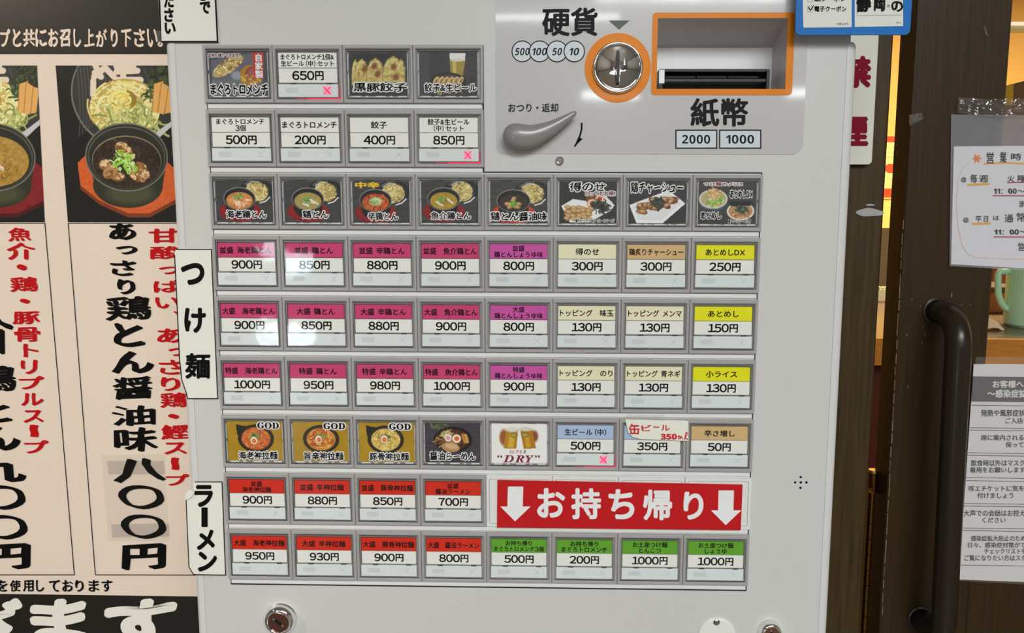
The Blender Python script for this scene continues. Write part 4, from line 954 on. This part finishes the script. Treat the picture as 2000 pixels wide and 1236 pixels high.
# --- payment fascia (glossy film with printed text), coin cup, bill slot, lever
ORG = mat('orange_band', (216, 124, 0), 0.35, spec=.25, coat=.08)
FAS = mat('fascia_film', (188, 186, 185), 0.22, coat=1.0, bump=.05, bscale=7)
f0 = P(968.5, 150, FY); f1 = P(1574, 150, FY); fz = float(P(1270, 301, FY)[2]); fzt = 1.75-.1
g = G()
fo = rrect(float(f0[0]), float(f1[0]), fz, fzt, .004, 6, rs=[.001, .001, .006, .009])
holed(g, [fo, hole, coinhole], FY-.0005, FY, FAS); fas = g.build('fascia_film', mach); tag(fas, 'glossy grey film over the payment area')
g = G(); FT = FY-.0007
put(g, '硬貨', (1060, 16, 1166, 69), FT, mat('ink_grey', (24, 28, 28), .5, spec=.12), bold=.028); IG = MC['ink_grey']
tag(g.build('coin_lettering', mach), 'large dark characters 硬貨'); g = G()
put(g, '紙幣', (1350, 193, 1460, 246), FT, IG, bold=.028)
tag(g.build('note_lettering', mach), 'large dark characters 紙幣'); g = G()
put(g, 'おつり・返却', (993, 202, 1090, 219), FT, IG, bold=.02); tag(g.build('return_lettering', mach), 'small dark words above the lever'); g = G()
pquad(g, [(1189, 40), (1230, 40), (1209, 58)], FT, mat('triangle_green', (58, 72, 68), .4)); tag(g.build('triangle_mark', mach), 'dark green down triangle'); g = G()
CIR = mat('print_pale', (196, 204, 210), .35)
for k, (cx_, s) in enumerate(((1020, '500'), (1054, '100'), (1088, '50'), (1121.6, '10'))):
    pquad(g, [(cx_+21*math.cos(t), 100.3+21.3*math.sin(t)) for t in np.linspace(0, 6.153, 48)], FT-k*.00008, IG)
    pquad(g, [(cx_+19*math.cos(t), 100.3+19.3*math.sin(t)) for t in np.linspace(0, 6.153, 48)], FT-k*.00008-.00002, CIR)
    w = 14.5 if len(s) == 3 else 9.6
    put(g, s, (cx_-w, 93.5, cx_+w, 108), FT-k*.00008-.00004, IG, digits='bold', italic=.2)
tag(g.build('coin_marks', mach), 'overlapping coin circles 500 100 50 10'); g = G()
for x0_, x1_, s in ((1319, 1401, '2000'), (1404.5, 1487, '1000')):
    pquad(g, [(x0_, 253), (x1_, 253), (x1_, 290.5), (x0_, 290.5)], FT, IG); pquad(g, [(x0_+2.4, 255.4), (x1_-2.4, 255.4), (x1_-2.4, 288.1), (x0_+2.4, 288.1)], FT-.00003, CIR)
    c_ = (x0_+x1_)/2; put(g, s, (c_-28, 263.5, c_+27, 280.5), FT-.00006, IG, digits='bold')
tag(g.build('note_marks', mach), 'two framed boxes 2000 and 1000'); g = G()
pline(g, [(1136, 241), (1136, 252), (1133, 264), (1129, 275), (1123, 285)], 3.4, FT, INK); pquad(g, [(1138, 271), (1121, 288), (1129, 268)], FT-.00004, INK)
tag(g.build('arrow_mark', mach), 'thin black curved arrow')
# orange bands
g = G(); a = [P(1274, 25, FY), P(1552, 25, FY), P(1547, 186, FY), P(1272, 186, FY)]
holed(g, [rrect(float((a[0][0]+a[3][0])/2), float((a[1][0]+a[2][0])/2), float(a[2][2]), float(a[0][2]), .003, 6), hole], FY-.0010, FY-.0004, ORG); tag(g.build('note_slot_band', mach), 'orange rounded band')
g = G(); holed(g, [circ(ccx, ccz, .0272, .0278), coinhole], FY-.0010, FY-.0004, ORG); tag(g.build('coin_slot_band', mach), 'round orange band')
# coin cup: chrome rim and concave dish with a slot
g = G(); prof = [(CR, FY+.002), (CR, FY-.0035), (CR-.0008, FY-.0050), (CR-.0022, FY-.0052), (CR-.0030, FY-.0036)]
R_ = CR-.0030
for k in range(1, 12): r = R_*(1-k/12); prof.append((r, FY-.0036+.0065*(1-(r/R_)**2)))
prof.append((.0004, FY+.0029)); lathe(g, ccx, ccz, prof, CHROME, 64, caps=False); g.smooth = True; cup = g.build('coin_cup', mach); tag(cup, 'round chrome coin cup')
g = G(); box(g, ccx-.0011, ccx+.0011, FY-.0022, FY+.004, ccz-.0125, ccz+.0135, BLACK, .0003)
box(g, ccx+.0012, ccx+.0017, FY-.0018, FY+.004, ccz-.011, ccz+.009, CHROME); g.build('coin_slit', cup)
# bill recess
RD_ = .045
g = G(); PL = mat('recess_plastic', (226, 228, 228), .35); PT_ = mat('recess_top', (186, 178, 176), .4); zc_ = float(P(1517, 93, FY+RD_)[2])
X0, X1, Z0_, Z1 = bx0, bx1, bz0, bz1
g.add([(X0, FY, Z1), (X1, FY, Z1), (X1, FY+RD_, zc_), (X0, FY+RD_, zc_)], [(0, 1, 2, 3)], PT_)
g.add([(X0, FY, Z0_), (X1, FY, Z0_), (X1, FY+RD_, Z0_), (X0, FY+RD_, Z0_)], [(3, 2, 1, 0)], PL)
g.add([(X0, FY, Z0_), (X0, FY, Z1), (X0, FY+RD_, zc_), (X0, FY+RD_, Z0_)], [(0, 1, 2, 3)], PL)
g.add([(X1, FY, Z0_), (X1, FY, Z1), (X1, FY+RD_, zc_), (X1, FY+RD_, Z0_)], [(3, 2, 1, 0)], PT_)
g.add([(X0, FY+RD_, Z0_), (X1, FY+RD_, Z0_), (X1, FY+RD_, zc_), (X0, FY+RD_, zc_)], [(0, 1, 2, 3)], PL)
rec = g.build('note_recess', mach)
g = G(); s0, s1 = P(1287, 136, FY+.02), P(1499, 173, FY+.02)
sx0, sx1, sz1, sz0 = float(s0[0]), float(s1[0]), float(s0[2]), bz0+.0001
qy = FY+.02; BK = mat('slot_black', (14, 14, 15), .3)
box(g, sx0, sx1, qy+.012, FY+RD_-.001, sz0, sz1, BK)
box(g, sx0, sx0+.0025, qy-.006, qy+.013, sz0, sz1-.001, BK); box(g, sx1-.0025, sx1, qy-.006, qy+.013, sz0, sz1-.001, BK)
box(g, sx0, sx1, qy-.004, qy+.013, sz1-.0022, sz1, BK)
box(g, sx0+.004, sx1-.002, qy-.004, qy+.012, sz0+(sz1-sz0)*.42, sz0+(sz1-sz0)*.58, mat('slot_bar', (44, 44, 46), .3), .0006)
for k in range(3): w_ = (sx1-sx0-.012)/3; box(g, sx0+.006+k*w_, sx0+.005+(k+1)*w_, qy+.004, qy+.012, sz0+(sz1-sz0)*.66, sz0+(sz1-sz0)*.76, MC['slot_bar'], .0004)
g.build('note_slot', rec)
g = G(); box(g, sx0-.0004, sx0+.004, qy-.0065, qy-.0045, sz0+(sz1-sz0)*.35, sz1-.001, mat('slot_white', (236, 238, 236), .3)); g.build('guide_tab', rec)
# return lever
LV = mat('lever_grey', (132, 128, 126), .28, coat=.3)
LY = FY-.011
cpx = [(1006, 265, 24), (1016, 266.5, 24.5), (1028, 267, 23.5), (1042, 265, 21), (1056, 260, 18.5), (1070, 253.5, 15.5), (1085, 245.5, 12.5), (1100, 236, 9.5), (1112, 228, 7), (1121, 221.5, 5), (1125, 219, 2.6)]
s_ = (CAM[1]*-1+LY)/FPX
g = G(); ptsl, radl = [], []
for i in range(5):
    a = math.radians(90*i/5); c = P(1006-24*math.cos(a)*0.98, 265, LY); ptsl.append(tuple(c)); radl.append(24*s_*max(math.sin(a), .12))
for x, y, r in cpx: ptsl.append(tuple(P(x, y, LY))); radl.append(r*s_)
V0 = g.n; tube(g, ptsl, radl, LV, 24, flat=.62); g.smooth = True; lev = g.build('return_lever', mach); tag(lev, 'grey tapered coin return lever')
hb = P(1006, 265, FY); g = G(); lathe(g, float(hb[0]), float(hb[2]), [(.0096, FY), (.0096, FY-.006), (.008, FY-.01)], LV, 32); g.build('hub', lev)
# screw below the lever
c = P(1093.4, 313.5, FY); g = G(); lathe(g, float(c[0]), float(c[2]), [(.0032, FY+.001), (.0032, FY-.003), (.0028, FY-.0036), (.0022, FY-.0034)], STEEL, 24); tag(g.build('screw', mach), 'small steel screw head')
# locks
def lock(px_, py_, R, ang, keyhole):
    c = P(px_, py_, FY); x, z = float(c[0]), float(c[2])
    g = G(); lathe(g, x, z, [(R*1.04, FY), (R*1.04, FY-.0008), (R, FY-.0012), (R*.97, FY-.004), (R*.88, FY-.007), (R*.72, FY-.0085), (R*.66, FY-.0082), (R*.66, FY-.0065)], CHROME, 48, caps=False); g.smooth = True; l = g.build('key_lock', mach)
    g = G(); lathe(g, x, z, [(R*.655, FY-.004), (R*.655, FY-.0072), (R*.60, FY-.0076)], DCHR, 40); g.build('lock_plug', l)
    g = G(); d = (math.cos(ang), math.sin(ang)); n_ = (-d[1], d[0])
    def bar(L_, w, y, m): g.add([(x+d[0]*L_*s+n_[0]*w*t, y, z+d[1]*L_*s+n_[1]*w*t) for s, t in ((-1, -1), (1, -1), (1, 1), (-1, 1))], [(0, 1, 2, 3)], m)
    bar(R*.42, R*.05, FY-.00765, CHROME); bar(R*.26, R*.10, FY-.0077, BLACK)
    if keyhole: lathe(g, x, z, [(R*.12, FY-.0072), (R*.12, FY-.0078)], BLACK, 16)
    g.build('key_slit', l)
lock(549, 1207, .0143, math.radians(-38), False); lock(1503, 1230, .0102, math.radians(100), True)
# swivelling white lock cover with its rivet
c = P(1399.5, 1240, FY); x, z = float(c[0]), float(c[2]); g = G(); lathe(g, x, z, [(.0166, FY), (.0166, FY-.0014), (.0158, FY-.0020)], mat('cover_white', (222, 224, 216), .35), 64); cv = g.build('lock_cover', mach); tag(cv, 'round white plastic cover')
c = P(1399.5, 1214.5, FY-.002); g = G(); lathe(g, float(c[0]), float(c[2]), [(.0028, FY-.0015), (.0028, FY-.0028), (.0018, FY-.0034)], STEEL, 20); g.build('rivet', cv)
# speaker holes
for a, b in ((1564, 931.5), (1564, 942), (1563.5, 952.5), (1553, 942), (1575, 942)):
    c = P(a, b, FY); g = G(); lathe(g, float(c[0]), float(c[2]), [(.0011, FY+.001), (.0011, FY-.00008)], BLACK, 14); g.build('speaker_hole', mach)

# ------------------------------------------------------------------ papers and signs stuck on the machine
def sheet(name, pts, Y, th, m, label, cat):
    e = empty(name, tuple(P(*np.mean(pts, 0), Y)), label, cat); g = G(); qbox(g, pxz(pts, Y), Y, Y+th, m); g.build('paper', e); return e
NY = FY-.0014
nt_ = sheet('paper_notice', [(307, -60), (420, -60), (427.5, 83), (312.5, 83)], NY, .0006, PAPER, 'white paper notice with a black border at the top left corner of the machine', 'notice')
g = G(); pline(g, [(309.5, -50), (314, 81.5), (425, 81.5), (418.5, -50)], 3.2, NY-.0002, INK)
put(g, 'た', (321, -12, 338.5, 13.5), NY-.0002, INK, bold=.05); put(g, 'さ', (321.5, 17, 338, 41.5), NY-.0002, INK, bold=.05); put(g, 'い', (322.5, 45, 342, 65), NY-.0002, INK, bold=.05)
g.build('lettering', nt_); g = G()
put(g, 'で', (391, 4, 410, 25.5), NY-.0002, INK, bold=.05); put(g, 'ま', (391, -22, 409, .5), NY-.0002, INK, bold=.05); g.build('lettering', nt_)
g = G(); qbox(g, pxz([(306, 60), (314, 60), (316, 88), (311, 90), (309, 84)], NY-.0006), NY-.0010, NY-.0006, FILM); g.build('tape', nt_)
tk = sheet('dipping_noodle_label', [(343.5, 487), (412.5, 487), (425, 778), (366, 778), (355, 748), (350.5, 700), (346, 600), (341, 510), (340, 498)], NY, .0005, PAPER, 'tall white paper label reading つけ麺 on the left edge of the machine', 'label')
g = G(); pline(g, [(343.5, 487), (412.5, 487), (425, 778), (366, 778)], 1.8, NY-.0002, INK); pline(g, [(341, 498), (342, 520), (346, 600), (350.5, 700), (355, 742), (364, 768), (366, 778)], 2, NY-.0002, INK)
put(g, 'つ', (355, 516, 397, 554), NY-.0003, INK, bold=.045); put(g, 'け', (362, 603, 400, 648), NY-.0003, INK, bold=.045); put(g, '麺', (363, 691, 409, 738), NY-.0003, INK, bold=.035); g.build('lettering', tk)
rm = sheet('ramen_label', [(381, 941), (433.5, 941), (440.5, 1123), (378, 1122), (369, 1107), (366.5, 1050), (363.5, 976), (370, 968), (379, 958), (378, 944)], NY, .0005, PAPER, 'tall white paper label reading ラーメン with a torn left edge', 'label')
g = G(); pline(g, [(381, 941), (433.5, 941), (440.5, 1123), (378, 1122)], 1.8, NY-.0002, INK); pline(g, [(363.5, 976), (366.5, 1050), (369, 1107), (378, 1122)], 1.8, NY-.0002, INK)
put(g, 'ラ', (381, 949, 414, 988), NY-.0003, INK, bold=.05); put(g, 'ー', (395.5, 992, 403.5, 1028), NY-.0003, INK, bold=.03, vertical=True); put(g, 'メ', (386, 1036, 418, 1072), NY-.0003, INK, bold=.05); put(g, 'ン', (388, 1079, 422, 1114), NY-.0003, INK, bold=.05); g.build('lettering', rm)
g = G(); q_ = pxz([(363, 976), (362, 965), (371, 955), (380, 962), (372, 972)], NY-.001); qbox(g, q_, NY-.0016, NY-.0002, PAPER); g.build('torn_flap', rm)
# red takeaway sign
TY = -.0012
ta = sheet('takeaway_sign', [(971.6, 937.6), (1450.5, 946.5), (1446.8, 1035.4), (970.8, 1030)], TY, .0010, mat('sign_red', (186, 6, 16), .38, coat=.1), 'red sign reading お持ち帰り between two white down arrows', 'sign')
g = G(); AW = mat('sign_letter', (232, 230, 226), .5)
for sx, sy in ((0, 0), (411.5, 7.5)):
    pquad(g, [(992+sx, 950+sy), (1022+sx, 950+sy), (1021+sx, 990+sy), (991+sx, 990+sy)], TY-.0002, AW); pquad(g, [(977+sx, 989+sy), (1036.5+sx, 989+sy), (1006+sx, 1018+sy)], TY-.00023, AW); g.build('arrow', ta); g = G()
for ch, a, t, b, u in (('お', 1051, 955, 1102, 1009), ('持', 1117.5, 955, 1172, 1012), ('ち', 1190.5, 957, 1237, 1012), ('帰', 1257.5, 958, 1310.5, 1014), ('り', 1337, 962, 1372, 1013)): put(g, ch, (a, t, b, u), TY-.0002, AW, bold=.035)
g.build('lettering', ta)
# handwritten can beer note
cn = sheet('can_beer_note', [(1221, 818.5), (1344, 821.5), (1344.5, 861), (1252, 857.5), (1236, 853), (1227, 845)], TY, .0004, mat('note_paper', (232, 230, 212), .5), 'torn white note with red handwriting taped over the 350 yen button', 'note')
g = G(); RP = mat('pen_red', (196, 26, 48), .5)
for ch, a, t, b, u in (('缶', 1229, 828, 1249, 848), ('ビ', 1253, 830, 1271, 842), ('ー', 1276, 833, 1287, 835), ('ル', 1292, 830, 1308, 841), ('350', 1291, 847, 1322, 858)): put(g, ch, (a, t, b, u), TY-.0002, RP, bold=.03, wob=.02, digits='bold' if ch == '350' else 'wide')
pline(g, [(1325, 857), (1325, 851), (1328, 852), (1328, 857), (1331, 852), (1333, 857)], 1.8, TY-.0002, RP); pline(g, [(1337, 858), (1340, 844), (1343, 846), (1338, 855), (1343, 858)], 1.8, TY-.0002, RP); g.build('handwriting', cn)
g = G(); qbox(g, pxz([(1223, 808), (1296, 809), (1298, 821), (1222, 819)], TY-.0006), TY-.0009, TY-.0006, FILM); g.build('tape', cn)
# blue coupon sign
BY = -.012
BLU = mat('coupon_blue', (14, 104, 180), .4, spec=.2)
bs = empty('coupon_sign', tuple(P(1666, 20, BY)), 'blue bordered coupon sign with handwriting above the machine corner', 'sign')
a = [P(1554, 40, BY), P(1779, 40, BY)]; g = G()
zt_, zb_ = float(P(1666, -160, BY)[2]), float(P(1666, 68, BY)[2])
qbox(g, rrect(float(a[0][0]), float(a[1][0]), zb_, zt_, .0042), BY, BY+.002, BLU); g.build('board', bs)
g = G(); pw = mat('coupon_white', (212, 212, 204), .5)
pquad(g, [(1566, -120), (1663, -120), (1663.5, 53), (1569, 54)], BY-.0002, pw); pquad(g, [(1669, -120), (1763, -120), (1764, 51), (1669.5, 52.5)], BY-.0002, pw); g.build('white_panel', bs)
g = G(); q = BY-.0004
put(g, '電子クーポン', (1591, 12, 1653, 22.5), q, INK, bold=.03); put(g, '紙クーポン', (1591, -8, 1652, 2.8), q, INK, bold=.03); put(g, 'が使えます。', (1634, 44.5, 1659, 48.8), q, INK); 
LG_ = mat('line_grey', (150, 150, 150), .5)
pline(g, [(1577.5, 12), (1587, 12), (1587, 23), (1577.5, 23)], .8, q, LG_, True); pline(g, [(1577.5, -8), (1587, -8), (1587, 3), (1577.5, 3)], .8, q, LG_, True); pline(g, [(1579, 14), (1583, 20), (1589, 11)], 1.8, q-.0002, INK)
g.build('coupon_lettering', bs); g = G()
pline(g, [(1673, -30), (1674, 30.5), (1760, 29)], .8, q, LG_)
put(g, '静', (1674, -6, 1700, 22), q-.0001, INK, bold=.055, wob=.03, shear=.12); put(g, '岡', (1708, -8, 1728, 21), q-.0001, INK, bold=.05, wob=.03); put(g, 'の', (1742, 3, 1763, 22), q-.0001, INK, bold=.035, wob=.02)
put(g, 'です。', (1750, 42.5, 1760, 46.5), q, INK); put(g, '府', (1733, 9, 1738, 15), q, INK); put(g, '県', (1748, 9, 1753, 15), q, INK)
g.build('prefecture_lettering', bs)
g = G(); box(g, float(P(1600, 20, BY)[0]), float(P(1660, 20, BY)[0]), BY+.002, FY, zb_+.03, zb_+.06, mat('mount_foam', (180, 180, 180), .8)); g.build('mounting_pad', bs)

# ------------------------------------------------------------------ notices on the door
DY = BF-.003
hn = empty('opening_hours_notice', tuple(P(1930, 380, DY)), 'handwritten opening hours paper in a clear sleeve taped to the door', 'notice')
g = G(); qbox(g, pxz([(1863, 286), (2120, 284), (2112, 530), (1857.5, 516)], DY), DY, DY+.0006, mat('note_bluish', (214, 214, 220), .5)); g.build('paper', hn)
g = G(); qbox(g, pxz([(1857.5, 223.5), (2126, 226), (2116, 534), (1854.5, 519.5)], DY+.0010), DY+.0008, DY+.0010, clearmat('sleeve_back', bump=.3, bscale=18, gloss=.5, body=.24, bodycol=(184, 184, 192))); g.build('sleeve_back', hn)
g = G(); q = DY-.0004; PEN = mat('pen_dark', (56, 44, 52), .5); OR_ = mat('pen_orange', (236, 166, 60), .5); RL = mat('pen_wine', (160, 36, 84), .5); OPK = mat('pen_coral', (240, 130, 60), .5)
for ch, a, t, b, u in (('営', 1927, 297, 1941, 320), ('業', 1953, 296.5, 1966, 318), ('時', 1975, 299.5, 1995, 313), ('間', 2003, 298, 2020, 314), ('毎', 1895.5, 340, 1908.5, 357), ('週', 1913, 342, 1929.5, 356), ('火', 1968, 343, 1981, 355), ('曜', 1988, 342, 2006, 355),
                       ('11：00～', 1941, 368, 2001, 378.5), ('ま', 1990.5, 392, 2003, 404), ('平', 1905.5, 422, 1917, 434), ('日', 1921.5, 422, 1930, 433.5), ('は', 1940, 421, 1952, 430), ('通', 1962, 419, 1979, 434), ('常', 1986, 415, 2003, 433), ('11：00～', 1942, 448, 2006, 458), ('営', 1988.5, 474, 2004, 490)):
    put(g, ch, (a, t, b, u), q, PEN, bold=.012, wob=.02, digits='bold')
put(g, '@', (1877.5, 346, 1887, 356), q, PEN, bold=.02); put(g, '@', (1881.5, 425, 1892, 434.5), q, PEN, bold=.02)
pline(g, [(1891, 361), (1931, 359)], 4, q, OR_); pline(g, [(1900, 437.5), (1933, 436)], 4, q, OR_); pline(g, [(1922, 320), (1960, 318), (2040, 321)], 3, q+.0001, OR_)
pline(g, [(1968, 356.5), (2040, 355)], 1.8, q, RL); pline(g, [(1939, 382), (2040, 382.5)], 1.8, q, RL); pline(g, [(1941.5, 462.5), (2040, 463)], 1.8, q, RL)
for k in range(6):
    a = k*math.pi/3; pline(g, [(1908.5, 309.5), (1908.5+7*math.cos(a), 309.5+7*math.sin(a))], 3.4, q-.00002*k, OPK)
pline(g, [(1896, 316), (1880, 328), (1872, 350), (1868, 400), (1871, 440), (1879, 478), (1890, 496), (1905, 503), (1960, 505), (2060, 506)], 1.2, q, mat('pen_pale', (226, 190, 166), .5))
g.build('handwriting', hn)
g = G(); qbox(g, pxz([(1857.5, 223.5), (2126, 226), (2116, 534), (1854.5, 519.5)], DY-.0012), DY-.0014, DY-.0012, clearmat('sleeve', bump=1.0, bscale=22, bdist=.006, gloss=1.4, body=.03, bodycol=(176, 176, 182))); tag(g.build('clear_sleeve', hn), 'crinkled clear plastic sleeve')
g = G(); qbox(g, pxz([(1872, 190), (1930, 194), (2010, 192), (2010, 226), (1960, 232), (1870, 220)], DY-.002), DY-.0023, DY-.0018, clearmat('crinkled_tape', bump=1.0, bscale=70, bdist=.012, gloss=3.0, body=.03)); tag(g.build('tape', hn), 'crinkled clear tape')
for i, pts in enumerate(([(1924, 50), (1927, 60), (1931, 72), (1926, 70), (1921, 56)], [(1777, 224), (1800, 220), (1803, 233), (1788, 240), (1777, 246)])):
    g = G(); qbox(g, pxz(pts, BF-.0008), BF-.0012, BF-.0002, clearmat('tape_scrap', bump=1, bscale=120, bdist=.012, gloss=3.0, body=.05)); tag(g.build('tape_scrap'), ['tiny scrap of clear tape high on the door stile', 'crumpled scrap of clear tape on the left edge of the door'][i], 'tape')
cv_ = empty('infection_notice', tuple(P(1950, 920, DY)), 'printed white notice with ruled boxes and grey heading on the door glass', 'notice')
g = G(); L = lambda y: 1904-(y-697)*.0745
qbox(g, pxz([(L(711)-1, 711), (2125, 713), (2090, 1140), (1872.5, 1131.5)], DY), DY, DY+.0006, mat('notice_white', (210, 206, 206), .5)); g.build('paper', cv_)
g = G(); HG = mat('heading_grey', (92, 84, 88), .5); LK = mat('print_dark', (50, 46, 50), .5)
pquad(g, [(L(735)-1, 735), (2110, 737), (2108, 786), (L(784)-1, 784)], DY-.0003, HG)
put(g, 'お客様へ', (1939, 743, 1999, 757), DY-.0005, pw, bold=.03); put(g, '～感染症拡', (1929, 761, 2005, 776), DY-.0005, pw, bold=.03)
for y in (791, 835, 839.8, 884, 889, 932.5, 938.5, 983, 988, 1031, 1036, 1103.5): pline(g, [(L(y)+1, y), (2090, y+3)], 1.1, DY-.0003, LK)
for s, a, t, b, u in (('発熱や風邪症状', 1916, 800, 2002, 813), ('ご入店', 1964, 816, 1998, 827), ('席に案内される', 1916, 849, 1999, 860), ('保って', 1964, 863, 1999, 873.5), ('飲食時以外はマスク', 1896.5, 898, 2001, 910), ('着用をお願いします', 1894.5, 912, 2002, 923), ('咳エチケットに気を', 1892, 948, 2000, 959.5), ('付けましょう', 1909, 962, 1979, 973),
                      ('大声での会話はお控え', 1882.5, 996, 2002, 1008), ('ください', 1919, 1010.5, 1964, 1020.5), ('感染症拡大防止のため', 1896.5, 1046, 2003, 1056.5), ('日々、感染症対策がで', 1891, 1059, 2003, 1069.5), ('チェックリストを', 1922.5, 1071, 2004, 1081.5), ('ご覧になりたい方はスタ', 1883.5, 1084, 2004, 1095)):
    put(g, s, (a, t, b, u), DY-.0003, LK, bold=.018)
g.build('lettering', cv_)
g = G(); qbox(g, pxz([(1905.5, 697), (2130, 698), (2095, 1146), (1871, 1134)], DY-.001), DY-.0012, DY-.001, clearmat('laminate', bump=.3, bscale=8, gloss=.7, body=.05)); g.build('clear_sleeve', cv_)
bpy.data.objects.remove(_fo)
print('tris', sum(len(m.polygons)*1 for m in bpy.data.meshes))
